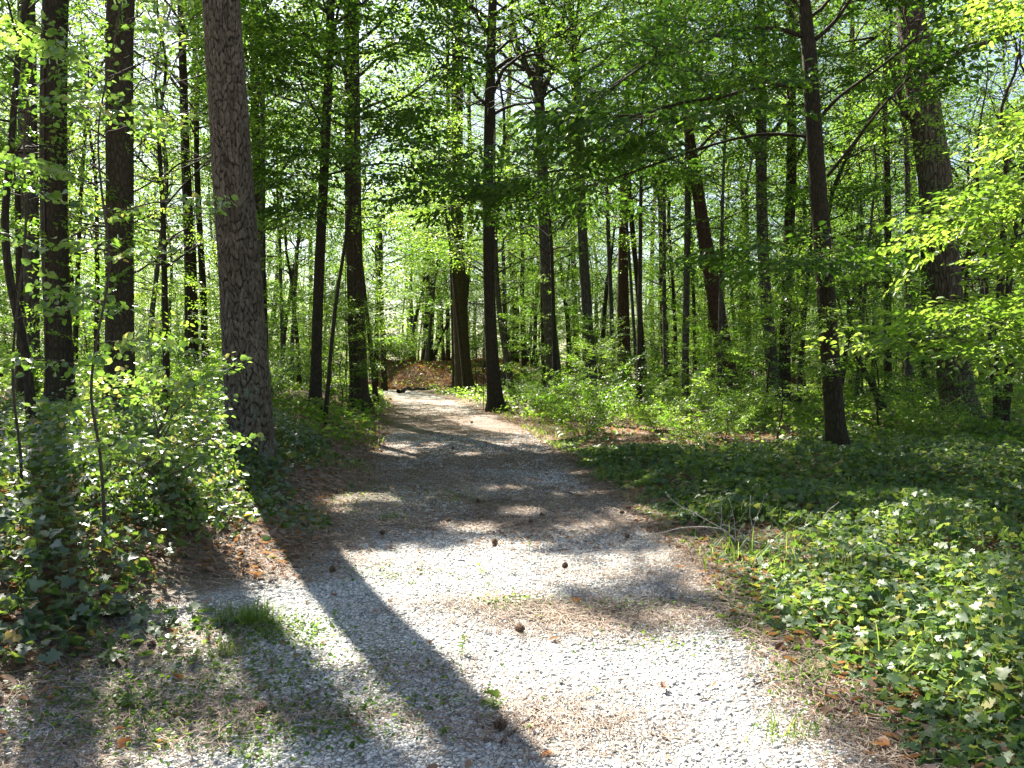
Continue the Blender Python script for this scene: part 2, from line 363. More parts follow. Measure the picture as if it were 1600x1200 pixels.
def trunk(mb, path, radii, n=12, flare=1.35, rough=.06, seed=0, hh=.6):
    rng = R(seed); zs = path[:, 2] - path[0, 2]; m = len(path)
    rr = np.array(radii) * (1 + (flare - 1) * np.exp(-zs / hh * 2.2))
    ph = rng.rand(4) * 6.28
    def sq(th, i): 
        z = zs[i]; return 1 + rough * (.5 * np.sin(3 * th + ph[0] + z * .7) + .4 * np.sin(5 * th + ph[1] - z * 1.3) + .3 * np.sin(2 * th + ph[2])) + (.22 * np.exp(-z / .25)) * np.sin(4 * th + ph[3]) * (flare > 1.2)
    tube(mb, path, rr, n, squash=sq)
def densify(P, k):
    P = np.asarray(P, float); t = np.arange(len(P)); q = np.linspace(0, len(P) - 1, (len(P) - 1) * k + 1)
    # smooth interpolation
    out = np.stack([np.interp(q, t, P[:, c]) for c in range(P.shape[1])], -1)
    for _ in range(2): out[1:-1] = .25 * out[:-2] + .5 * out[1:-1] + .25 * out[2:]
    return out
# ================================================================== GROUND
def groundmat():
    m, t, out, N, L = mat('forest_litter')
    tc = N('ShaderNodeTexCoord'); co = tc.outputs['Object']
    n1 = N('ShaderNodeTexNoise', Scale=.7, Detail=5.0, Roughness=.6); L(co, n1.inputs[0])
    n2 = N('ShaderNodeTexNoise', Scale=38., Detail=6.0, Roughness=.75); L(co, n2.inputs[0])
    v = N('ShaderNodeTexVoronoi', Scale=26.); L(co, v.inputs[0])
    r2 = ramp(t, [(.25, (.045, .028, .017)), (.45, (.14, .082, .05)), (.62, (.27, .17, .11)), (.8, (.40, .29, .20))]); L(n2.outputs[0], r2.inputs[0])
    hs = N('ShaderNodeMix', _data_type='RGBA', _blend_type='OVERLAY', i0=.35); L(r2.outputs[0], hs.inputs[6]); L(v.outputs['Color'], hs.inputs[7])
    ds = N('ShaderNodeHueSaturation', Saturation=.8); L(hs.outputs[2], ds.inputs['Color'])
    g = ramp(t, [(.42, (0, 0, 0)), (.62, (1, 1, 1))]); L(n1.outputs[0], g.inputs[0])
    gm = N('ShaderNodeMix', _data_type='RGBA'); gf = N('ShaderNodeMath', _operation='MULTIPLY', i1=.35); L(g.outputs[0], gf.inputs[0]); L(gf.outputs[0], gm.inputs[0]); L(ds.outputs[0], gm.inputs[6])
    gm.inputs[7].default_value = (.05, .075, .02, 1)
    b = N('ShaderNodeBump', Strength=.9, Distance=.03); L(n2.outputs[0], b.inputs['Height'])
    p = N('ShaderNodeBsdfPrincipled', Roughness=.9); p.inputs['Specular IOR Level'].default_value = .2
    L(gm.outputs[2], p.inputs['Base Color']); L(b.outputs[0], p.inputs['Normal']); L(p.outputs[0], out.inputs[0]); return m
def roadmat():
    m, t, out, N, L = mat('road_gravel')
    tc = N('ShaderNodeTexCoord'); co = tc.outputs['Object']
    v = N('ShaderNodeTexVoronoi', Scale=42., Randomness=1.0); L(co, v.inputs[0])
    ve = N('ShaderNodeTexVoronoi', _feature='DISTANCE_TO_EDGE', Scale=42.); L(co, ve.inputs[0])
    sp = N('ShaderNodeSeparateColor'); L(v.outputs['Color'], sp.inputs[0])
    r1 = ramp(t, [(0, (.24, .24, .23)), (.5, (.43, .43, .41)), (.85, (.56, .555, .53)), (1, (.72, .71, .68))]); L(sp.outputs[0], r1.inputs[0])
    re = ramp(t, [(0, (.16, .14, .12)), (.12, (1, 1, 1))]); L(ve.outputs['Distance'], re.inputs[0])
    mu = N('ShaderNodeMix', _data_type='RGBA', _blend_type='MULTIPLY', i0=1.0); L(r1.outputs[0], mu.inputs[6]); L(re.outputs[0], mu.inputs[7])
    # needles and soil: more at edges, centre strip and, to deepen shade, farther up
    a = N('ShaderNodeAttribute', _attribute_name='rnd')
    n1 = N('ShaderNodeTexNoise', Scale=1.6, Detail=6.0, Roughness=.62); L(co, n1.inputs[0])
    n2 = N('ShaderNodeTexNoise', Scale=55., Detail=5.0, Roughness=.8); L(co, n2.inputs[0])
    s = N('ShaderNodeMath', _operation='ADD'); L(n1.outputs[0], s.inputs[0]); L(a.outputs['Fac'], s.inputs[1])
    s2 = N('ShaderNodeMath', _operation='MULTIPLY_ADD', i1=.45); L(n2.outputs[0], s2.inputs[0]); L(s.outputs[0], s2.inputs[2])
    rm = ramp(t, [(.74, (0, 0, 0)), (.92, (1, 1, 1))]); L(s2.outputs[0], rm.inputs[0])
    rl = ramp(t, [(.3, (.055, .042, .03)), (.5, (.16, .12, .088)), (.72, (.31, .25, .19))]); L(n2.outputs[0], rl.inputs[0])
    mx = N('ShaderNodeMix', _data_type='RGBA'); L(rm.outputs[0], mx.inputs[0]); L(mu.outputs[2], mx.inputs[6]); L(rl.outputs[0], mx.inputs[7])
    hm = N('ShaderNodeMath', _operation='MINIMUM', i1=.22); L(ve.outputs['Distance'], hm.inputs[0])
    b = N('ShaderNodeBump', Strength=1.0, Distance=.03); L(hm.outputs[0], b.inputs['Height'])
    p = N('ShaderNodeBsdfPrincipled', Roughness=.8); p.inputs['Specular IOR Level'].default_value = .3
    L(mx.outputs[2], p.inputs['Base Color']); L(b.outputs[0], p.inputs['Normal']); L(p.outputs[0], out.inputs[0]); return m
def gridmesh(X, Y, Z, rnd=None):
    ny, nx = X.shape; i = np.arange(ny - 1)[:, None] * nx; j = np.arange(nx - 1)[None]
    F = np.stack([i + j, i + j + 1, i + nx + j + 1, i + nx + j], -1).reshape(-1, 4)
    mb = MB(); mb.add(np.stack([X, Y, Z], -1).reshape(-1, 3), F, None if rnd is None else rnd.ravel()); return mb
def axis(near, step, far):
    a = list(np.arange(0, near, step)); s = step
    while a[-1] < far: s *= 1.12; a.append(a[-1] + s)
    return np.array(a)
ax = axis(11, .13, 230); ax = axis(14, .15, 230); xs = np.concatenate([-ax[:0:-1], ax]); ay = np.concatenate([np.arange(0, 22, .13), np.arange(22, 58, .4), 58 + axis(1, .5, 280)]); ys = np.concatenate([-axis(3, .4, 60)[:0:-1], ay])
X, Y = np.meshgrid(xs, ys); Z = zg(X, Y)
tag(mkobj('forest_floor', gridmesh(X, Y, Z).mesh('forest_floor', groundmat(), True)), kind='structure')
ry = np.concatenate([np.arange(-6, 14, .06), np.arange(14, 30, .15), np.arange(30, 40.6, .3)]); rt = np.linspace(-1, 1, 45)
T_, Yr = np.meshgrid(rt, ry)
wl = HW + .05 + .34 * (fbm(Yr, Yr * 0, 1.1, 21) - .5) + .22 * (fbm(Yr, Yr * 0 + 9, 4.5, 22) - .5); wr = HW + .02 + .30 * (fbm(Yr, Yr * 0 + 3, .9, 23) - .5) + .22 * (fbm(Yr, Yr * 0 + 5, 4.2, 24) - .5)
wl = wl + hws(Yr) + .9 * ss((6.3 - Yr) / 1.8); wr = wr + hws(Yr)
tt = np.where(T_ < 0, T_ * wl, T_ * wr); Xr = rc(Yr) + tt
edge = -.10 * ss((5.2 - Yr) / 1.2) * ss((.7 - np.abs(T_)) / .3) + .34 * ss((np.abs(T_) - .72) / .28) + .06 * np.exp(-(T_ / .25) ** 2) - .02 * ss((-T_ - .45) / .4) * ss((5.6 - Yr) / 2.5) + .36 * ss((Yr - 6.6) / 1.5) * (.6 + .4 * ss((26 - Yr) / 5)) - .12  # litter amount; raised past the shade line also to darken the shaded stretch
tag(mkobj('gravel_road', gridmesh(Xr, Yr, zg(Xr, Yr) + .008 - .006 * (np.abs(T_) > .99), edge).mesh('gravel_road', roadmat(), True)), kind='structure')
# sunlit ground far right between the trunks, its brightness painted in pale gravel
fx = np.linspace(6, 70, 60); FY = np.linspace(-1.4, 1.4, 9); FX, Q = np.meshgrid(fx, FY); FYY = 49 + .12 * FX + Q * (1 + .1 * fbm(FX, FX * 0, 1, 2))
tag(mkobj('painted_lit_strip', gridmesh(FX, FYY, zg(FX, FYY) + .03, FX * 0 - .15).mesh('painted_lit_strip', roadmat(), True)), kind='structure')

# gravel stones --------------------------------------------------------------
def ico():
    g = (1 + 5 ** .5) / 2
    v = norm(np.array([(-1, g, 0), (1, g, 0), (-1, -g, 0), (1, -g, 0), (0, -1, g), (0, 1, g), (0, -1, -g), (0, 1, -g), (g, 0, -1), (g, 0, 1), (-g, 0, -1), (-g, 0, 1)], float))
    f = np.array([(0, 11, 5), (0, 5, 1), (0, 1, 7), (0, 7, 10), (0, 10, 11), (1, 5, 9), (5, 11, 4), (11, 10, 2), (10, 7, 6), (7, 1, 8), (3, 9, 4), (3, 4, 2), (3, 2, 6), (3, 6, 8), (3, 8, 9), (4, 9, 5), (2, 4, 11), (6, 2, 10), (8, 6, 7), (9, 8, 1)])
    return v, f
def stones(mb, rng, n, y0, y1, s0, s1):
    IV, IF = ico()
    y = y0 + (y1 - y0) * rng.rand(n); t = rng.uniform(-1.55, 1.5, n); t = np.where((t < -.6) & (y < 5.2), t * rng.uniform(1, 1.55, n), t); x = rc(y) + t
    dn = fbm(x, y, 1.3, 31) + .25 * fbm(x, y, 5, 32) - .30 * ss((np.abs(t) - 1.15 - .9 * (t < 0) * ss((6.2 - y) / 2)) / .5) - .10 * ss((-t - .4) / .8) * ss((6 - y) / 2.5)
    k = (dn + .25 * rng.rand(n)) > .52; x = x[k]; y = y[k]; n = len(x)
    s = (s0 + (s1 - s0) * rng.rand(n) ** 2.2)
    V = IV[None] * (1 + .28 * rng.randn(n, 12, 1).clip(-1, 1)) ; sc = s[:, None, None] * np.stack([rng.uniform(.8, 1.3, n), rng.uniform(.7, 1, n), rng.uniform(.4, .75, n)], -1)[:, None]
    V = V * sc; a = rng.rand(n) * 6.28; ca, sa = np.cos(a)[:, None], np.sin(a)[:, None]
    b = rng.randn(n)[:, None] * .35; z = V[..., 2] + b * V[..., 0]
    P = np.stack([x[:, None] + V[..., 0] * ca - V[..., 1] * sa, y[:, None] + V[..., 0] * sa + V[..., 1] * ca, (zg(x, y) + .006 + s * rng.uniform(-.05, .4, n))[:, None] + z], -1)
    mb.add(P.reshape(-1, 3), (IF[None] + (np.arange(n) * 12)[:, None, None]).reshape(-1, 3), np.repeat(rng.rand(n), 12))
mb = MB(); rng = R(1)
stones(mb, rng, 46000, 2.4, 6.0, .005, .014); stones(mb, rng, 34000, 5.8, 11.5, .006, .015); stones(mb, rng, 9000, 11, 17, .009, .02)
M['stone'] = plainmat('gravel_stone', [(.21, .215, .21), (.36, .365, .35), (.46, .46, .44), (.58, .575, .55), (.46, .40, .34), (.78, .77, .73)], .75, .35, nscale=60)
tag(mkobj('gravel_stones', mb.mesh('gravel_stones', M['stone'])), 'loose grey and white crushed stones covering the forest driveway', 'gravel', kind='stuff')

# pine needles -----------------------------------------------------------------
def needles(mb, rng, x, y, dz=.012, L=(.07, .15), w=.0012):
    n = len(x); a = rng.rand(n) * 6.28; l = rng.uniform(*L, n) * .5; cv = rng.uniform(-.25, .25, n)
    q = np.linspace(-1, 1, 4)[None]; px = x[:, None] + np.cos(a)[:, None] * l[:, None] * q - np.sin(a)[:, None] * l[:, None] * cv[:, None] * q * q
    py = y[:, None] + np.sin(a)[:, None] * l[:, None] * q + np.cos(a)[:, None] * l[:, None] * cv[:, None] * q * q
    pz = zg(px, py) + dz + rng.rand(n)[:, None] * .018 + q * rng.randn(n)[:, None] * .006
    ww = w * (1 + .25 * y / 4); ox = -np.sin(a) * ww; oy = np.cos(a) * ww
    A = np.stack([px + ox[:, None], py + oy[:, None], pz], -1); B = np.stack([px - ox[:, None], py - oy[:, None], pz + .001], -1)
    V = np.concatenate([A, B], 1).reshape(-1, 3); b = (np.arange(n) * 8)[:, None]
    F = np.stack([b + [[0, 1, 2]], b + [[1, 2, 3]], b + [[5, 6, 7]], b + [[4, 5, 6]]], -1).reshape(-1, 4)
    mb.add(V, F, np.repeat(rng.rand(n), 8))
BAND = np.array([gpt(*p) for p in [(930, 684), (1240, 676), (1260, 706), (1100, 716), (900, 704)]])
M['needle_litter'] = plainmat('needle_litter', [(.085, .055, .038), (.17, .112, .078), (.27, .19, .135), (.40, .33, .25)], .7, .3)
mb = MB(); rng = R(2)
y = 2.4 + 11 * rng.rand(120000) ** 1.5; t = rng.uniform(-2.6, 2.6, len(y)); x = rc(y) + t
dn = fbm(x, y, 1.1, 41) * .8 + .35 * ss((np.abs(t) - .9) / .8) + .04 * ss((-t - .2) / .8) * ss((5.5 - y) / 2) + .30 * ss((y - 6.3) / 1.5)
k = dn + .3 * rng.rand(len(y)) > .84; needles(mb, rng, x[k], y[k])
for (px, py, sx, sy, n) in [(905, 965, .42, .22, 3000), (430, 1125, .35, .1, 600), (850, 1130, .35, .2, 1300), (1000, 900, .6, .35, 1600), (760, 945, .3, .12, 500), (1130, 870, .5, .4, 1600), (1230, 985, .18, .5, 1600), (1290, 1110, .16, .4, 1300), (250, 1110, .4, .2, 500), (640, 1050, .3, .15, 400), (830, 830, .9, .5, 1800), (640, 760, .8, .9, 1500), (480, 830, .5, .5, 1200), (300, 1030, .5, .3, 500)]:
    g = gpt(px, py); needles(mb, rng, g[0] + rng.randn(n) * sx, g[1] + rng.randn(n) * sy)
tag(mkobj('pine_needles', mb.mesh('pine_needles', M['needle_litter'])), 'fallen reddish brown pine needles strewn over driveway and verges', 'pine needles', kind='stuff')
# dead leaves ------------------------------------------------------------------
M['dead_leaf'] = plainmat('dead_leaf', [(.08, .05, .036), (.16, .10, .07), (.26, .175, .125), (.40, .30, .23), (.36, .14, .05)], .75, .25, trans=(.35, .17, .06))
mb = MB(); rng = R(3)
n = 16000; y = 6.6 + 26 * rng.rand(n) ** 1.2; x = rc(y) + rng.uniform(-1.6, 1.6, n); k = fbm(x, y, 1.2, 44) + .25 * rng.rand(n) > .56; x = x[k]; y = y[k]; n = len(x)
a = rng.rand(n) * 6.28; put(mb, 'oval', np.stack([x, y, zg(x, y) + .014], -1), np.stack([np.cos(a), np.sin(a), rng.randn(n) * .3], -1), norm(np.array([0, 0, 1.]) + rng.randn(n, 3) * .4), rng.uniform(.02, .05, n), rng.rand(n) * .8)
n = 75000; y = 2.2 + 22 * rng.rand(n) ** 1.4; t = rng.uniform(-1, 1, n) * (2.6 + y * .55); x = rc(y) + t
k = (np.abs(t) > 1.35 + .35 * rng.rand(n) + .75 * (t < 0) * (y < 5.6)) | (rng.rand(n) < .012); x = x[k]; y = y[k]; n = len(x)
a = rng.rand(n) * 6.28; D = np.stack([np.cos(a), np.sin(a), rng.randn(n) * .35], -1); Nn = norm(np.array([0, 0, 1.]) + rng.randn(n, 3) * .45)
put(mb, 'oval', np.stack([x, y, zg(x, y) + .012 + .03 * rng.rand(n) ** 2], -1), D, Nn, rng.uniform(.035, .085, n), rng.rand(n))
n = 40000; y = rng.uniform(40.3, 52, n); x = rng.uniform(-13, 1, n); a = rng.rand(n) * 6.28
k = (x - rc(y)) > -9 * (y > 41.5) + 1.0 * (y <= 41.5); x, y, a = x[k], y[k], a[k]; n = len(x); put(mb, 'oval', np.stack([x, y, zg(x, y) + .02 + .04 * rng.rand(n)], -1), np.stack([np.cos(a), np.sin(a), rng.randn(n) * .5], -1), norm(np.array([0, 0, 1.]) + rng.randn(n, 3) * .7), rng.uniform(.07, .14, n), rng.rand(n) * .42)
tag(mkobj('leaf_litter', mb.mesh('leaf_litter', M['dead_leaf'])), 'dry brown fallen leaves scattered on the banks and verges', 'leaf litter', kind='stuff')

# ================================================================== GROUND COVER
def patch(mb, rng, x, y, hmin, hmax, size, shape, nflat=.45, stems=None, col=(0, .75), yel=.03, face=0.0):
    n = len(x); z0 = zg(x, y); h = rng.uniform(hmin, hmax, n) if np.isscalar(hmax) else hmin + (hmax - hmin) * rng.rand(n) ** .6
    a = rng.rand(n) * 6.28; D = np.stack([np.cos(a), np.sin(a), rng.uniform(-.55, .15, n)], -1); Nn = norm(np.array([0, 0, 1.]) + rng.randn(n, 3) * nflat + np.array([0, -face, 0]))
    rn = rng.uniform(*col, n); rn[rng.rand(n) < yel] = 1.0
    P = np.stack([x, y, z0 + h], -1); put(mb, shape, P, D, Nn, rng.uniform(.65, 1.25, n) * size, rn)
    if stems is not None:
        k = np.where(rng.rand(n) < stems)[0]; q = P[k]; r = q.copy(); r[:, :2] += rng.randn(len(k), 2) * .05; r[:, 2] = z0[k]
        w = np.array([.0016, 0, 0]); V = np.stack([r - w, r + w, q + w, q - w], 1).reshape(-1, 3)
        mb.add(V, (np.arange(len(k)) * 4)[:, None] + np.arange(4)[None], .3)
# right side ivy carpet
mb = MB(); rng = R(4)
n = 110000; y = 2.3 + 13 * rng.rand(n) ** 1.25; t = 1.15 + (4.2 + .65 * y) * rng.rand(n) ** 1.15; x = rc(y) + t
edge = 1.62 + .5 * (fbm(x * 0 + 1, y, .8, 51) - .5) + .55 * np.exp(-((y - 4.0) / 1.2) ** 2) * 0 + .30 * np.exp(-((y - 4.9) / .9) ** 2) * -1 + 1.3 * ss((y - 7.2) / 2) * ss((16 - y) / 2) * 0
k = (t > edge) & ~(inpoly(BAND, x, y) & (rng.rand(n) < .93)) & (fbm(x, y, 1.2, 52) + .35 * rng.rand(n) + .16 * ss((t - edge) / .5) > .70)
x, y, t = x[k], y[k], t[k]; hm = (.03 + .26 * ss((t - edge[k]) / 1.1)) * (.1 + 1.6 * fbm(x, y, 1.1, 53) ** 1.4)
near = y < 7.5
g1 = near & (rng.rand(len(x)) < .6); patch(mb, rng, x[g1], y[g1], .01, hm[g1], .058, 'lobed', .8, stems=.3, yel=.03)
g2 = near & ~g1; patch(mb, rng, x[g2], y[g2], .01, hm[g2] * 1.15, .042, 'heart', .8, stems=.3, yel=.03)
patch(mb, rng, x[~near], y[~near], .02, hm[~near], .07, 'heart', .7, stems=None, yel=.02)
tag(mkobj('ivy_groundcover', mb.mesh('ivy_groundcover', M['ivy'])), 'carpet of lobed ivy covering the ground right of the driveway', 'ground cover', kind='stuff')
# left bank vines
mb = MB(); rng = R(6)
n = 32000; y = 2.6 + 10.5 * rng.rand(n) ** 1.1; t = -(1.55 + 6.0 * rng.rand(n) ** 1.2); x = rc(y) + t
k = .20 * ss((y - 5) / 2.2) * ss((-t - 1.9) / .8) + fbm(x, y, 1.0, 61) * .9 + .4 * rng.rand(n) + .35 * ss((-t - 1.9) / 1.0) - .5 * ss((4.4 - y) / 1.2) > .86
x, y, t = x[k], y[k], t[k]; hm = (.03 + .22 * ss((-t - 1.7) / 1.3) + .12 * ss((y - 5.5) / 2) * ss((-t - 2.2) / .8)) * (.4 + 1.1 * fbm(x, y, .8, 63))
g1 = rng.rand(len(x)) < .6; patch(mb, rng, x[g1], y[g1], .02, hm[g1], .08, 'heart', .7, stems=.4, yel=.05)
patch(mb, rng, x[~g1], y[~g1], .02, hm[~g1] * 1.3, .05, 'wide', .8, stems=.4, yel=.05)
tag(mkobj('vine_groundcover', mb.mesh('vine_groundcover', M['vine'])), 'sprawling broad leaved vines over the left bank', 'ground cover', kind='stuff')
# farther verge plants (bright, low)
mb = MB(); rng = R(8)
n = 120000; y = 13 + 34 * rng.rand(n) ** .9; t = rng.uniform(-1, 1, n) * (4 + .75 * y); x = rc(y) + t
k = ~(inpoly(BAND, x, y) & (rng.rand(n) < .93)) & ~((y > 38) & (t > .5) & (x < -.5) & (rng.rand(n) < .8)) & (np.abs(t) > 1.7 + .4 * rng.rand(n) + hws(y)) & (fbm(x, y, .5, 71) + .3 * rng.rand(n) > .56)
x, y = x[k], y[k]; patch(mb, rng, x, y, .02, (.1 + .55 * fbm(x, y, .6, 72) ** 1.5), .12, 'wide', .5, col=(.1, 1.0), yel=0)
tag(mkobj('undergrowth', mb.mesh('undergrowth', M['leaf_pale'])), 'low bright green undergrowth spreading between the farther trunks', 'undergrowth', kind='stuff')
# small weeds on the gravel and far litter edges
mb = MB(); rng = R(9)
X_ = []; 
for (px, py, sx, sy, n) in [(330, 1060, .55, .28, 1500), (430, 990, .2, .15, 700), (250, 1150, .4, .14, 700), (480, 1150, .3, .1, 250), (600, 1110, .25, .08, 160), (700, 780, .35, .35, 400), (1000, 950, .25, .1, 160), (1270, 1080, .12, .3, 300), (620, 900, .3, .15, 120), (800, 945, .15, .08, 160), (1050, 1000, .3, .2, 120), (560, 780, .3, 1.0, 900), (170, 1100, .3, .12, 500)]:
    g = gpt(px, py); X_.append(np.stack([g[0] + rng.randn(n) * sx, g[1] + rng.randn(n) * sy], -1))
X_ = np.concatenate(X_); patch(mb, rng, X_[:, 0], X_[:, 1], .008, .045, .024, 'wide', .4, col=(.1, .8), yel=0)
tag(mkobj('creeping_weeds', mb.mesh('creeping_weeds', M['leaf'])), 'tiny creeping weeds growing through gravel on the left', 'weeds', kind='stuff')
# thin grass on the verges
def blades(mb, rng, x, y, h, w=.004, lean=.5, dz=0.):
    n = len(x); a = rng.rand(n) * 6.28; hh = h * rng.uniform(.5, 1.2, n); le = rng.uniform(.1, lean, n) * hh
    dx, dy = np.cos(a), np.sin(a); z = zg(x, y) + dz; V = []
    for q, wq in ((0, 1), (.45, .9), (.8, .6), (1, .05)):
        cx = x + dx * le * q * q * 1.6; cy_ = y + dy * le * q * q * 1.6; cz = z + hh * (q - .35 * q * q * le / hh * 1.5)
        V.append(np.stack([cx - dy * w * wq, cy_ + dx * w * wq, cz], -1)); V.append(np.stack([cx + dy * w * wq, cy_ - dx * w * wq, cz], -1))
    V = np.stack(V, 1).reshape(-1, 3); b = (np.arange(n) * 8)[:, None, None]
    mb.add(V, (b + np.array([[0, 1, 3, 2], [2, 3, 5, 4], [4, 5, 7, 6]])[None]).reshape(-1, 4), np.repeat(rng.rand(n), 8))
mb = MB(); rng = R(10)
n = 9000; y = 11 + 22 * rng.rand(n); sd = np.where(rng.rand(n) < .5, -1, 1); x = rc(y) + sd * (1.5 + np.abs(rng.randn(n)) * .7); k = fbm(x, y, .7, 81) > .5
k &= rng.rand(n) < .45; blades(mb, rng, x[k], y[k], .17, .006, 1.0)
n = 2500; y = 2.6 + 8 * rng.rand(n); x = rc(y) + 1.5 + np.abs(rng.randn(n)) * 1.6; k = fbm(x, y, 1.3, 83) > .56
blades(mb, rng, x[k], y[k], .25, .0035, .8)
tag(mkobj('verge_grass', mb.mesh('verge_grass', M['grass'])), 'thin grass blades along both driveway edges', 'grass', kind='stuff')

HS = [(-6.1, 13, 'the stout left pine'), (-7.1, 12.5, 'the dark left pine'), (-3.3, 9.8, 'the big plated pine'), (-4.3, 18, 'the slim dark tree'), (-4.2, 22, 'the vine wrapped trunk'), (-2.1, 35, 'the tall bend pine'),
      (-.5, 24, 'the dark flared trunk'), (1.4, 28, 'the forked trunk'), (2.8, 28, 'the slender straight trunk'), (4.9, 31, 'the rusty brown trunk'), (7.3, 27, 'the curved reddish trunk'), (8.2, 25, 'the pale V boughed tree'), (5.3, 13.3, 'the dark leaning oak'), (11.7, 25, 'the dark right trunk'), (10.8, 19.5, 'the thick furrowed oak'), (13, 17, 'the curved stem pair')]
def where(x, y):
    px = x / y; best = min(HS, key=lambda h: abs(h[0] / h[1] - px)); dx = px - best[0] / best[1]
    side = 'right of' if dx > .012 else 'left of' if dx < -.012 else 'in line with'
    return ('just' if y < 26 else 'midway' if y < 42 else 'far back' if y < 65 else 'deepest') + ' ' + side + ' ' + best[2]
# ================================================================== TREES NAMED BY THE PHOTOGRAPH
LEAFOF = {'near2': ('big', 'wide', 'leaf_near'), 'near3': ('near', 'oval', 'leaf_pale'), 'pine': ('pine', 'needle', 'needle'), 'broad': ('mid', 'quad', 'leaf'), 'oak': ('oak', 'oval', 'leaf_dark'), 'pale': ('mid', 'quad', 'leaf_pale')}
TRUNKS = []
def base_of(px, py, d):
    p = ray(px, py, d); return p[0], d
def hero(name, d, pts, H, bark, kind, label, z0, z1, spread, nb, seed, cull=True, limbs=(), nseg=14, flare=1.6, crown_lean=0, ps=.5, leafkind=None, nsec=5, el=(5, 45), group=None, cat='tree', dens=3, droop=.03, sub=1.0):
    """pts: (px, py, width px) from the foot upward, at depth d"""
    rng = R(seed); W0 = []; rr = []
    for i, (px, py, w) in enumerate(pts):
        p = ray(px, py, d); W0.append(p); rr.append(w / FPX * d * .5)
    W0 = np.array(W0); b = W0[0].copy(); b[2] = float(zg(b[0], b[1])) - .08
    W0[0] = b
    top = W0[-1]; dirn = (W0[-1] - W0[-2]) / max(.1, (W0[-1] - W0[-2])[2]); dirn[0] *= .6
    if H > top[2] + 1:
        k = 4
        for i in range(1, k + 1):
            q = top + dirn * (H - top[2]) * i / k + np.array([rng.randn(), rng.randn(), 0]) * .12 * i; q[2] = top[2] + (H - top[2]) * i / k
            W0 = np.vstack([W0, q]); rr.append(rr[len(pts) - 1] * (1 - .85 * i / k))
    root = empty(name, tuple(b), label, cat, group)
    P = densify(W0 - b, dens); rd = densify(np.array(rr)[:, None], dens)[:, 0]
    mb = MB(); trunk(mb, P, rd, nseg, flare, seed=seed); anchors = []
    r_at = lambda z: float(np.interp(z, P[:, 2], rd))
    if nb: crown(rng, mb, P, r_at, z0, z1 if z1 else H * .97, spread, nb, anchors, ps=ps, nsec=nsec, el=el, droop=droop, lvl=1)
    for (lp, r0, nsub, leafy) in limbs:      # limbs given as pixel paths with depth
        Q = np.array([ray(a, c, e) for a, c, e in lp]) - b; Q = densify(Q, 3)
        lm = MB(); tube(lm, Q, np.linspace(r0, r0 * .3, len(Q)), 8); T = norm(np.gradient(Q, axis=0))
        for k in range(nsub):
            f = .25 + .75 * (k + rng.rand() * .8) / nsub; i = min(int(f * (len(Q) - 1)), len(Q) - 2)
            s = norm(np.cross(T[i], [0, 0, 1.])) * (1 if k % 2 else -1); dd = norm(T[i] * .8 + s * rng.uniform(.4, 1) + np.array([0, 0, rng.uniform(-.25, .4)]))
            branching(rng, lm, Q[i], Q[i] + dd * rng.uniform(.9, 1.8) * sub, r0 * .3, 1, anchors, ps=.38, nsec=4)
        mkobj('branch', lm.mesh('branch', M[bark], True), root)
    mkobj('trunk', mb.mesh('trunk', M[bark], True), root)
    if anchors:
        A, Dr, Sc = zip(*anchors); lk, sh, lmat = LEAFOF[leafkind or kind]; cb = MB()
        leaves_from(cb, rng, A, Dr, Sc, lk, sh, cull=b if cull else None)
        if cb.v: mkobj('crown', cb.mesh('crown', M[lmat]), root)
    TRUNKS.append((b[0], b[1], max(rr)))
    return root, P, rd, b
N_ = None
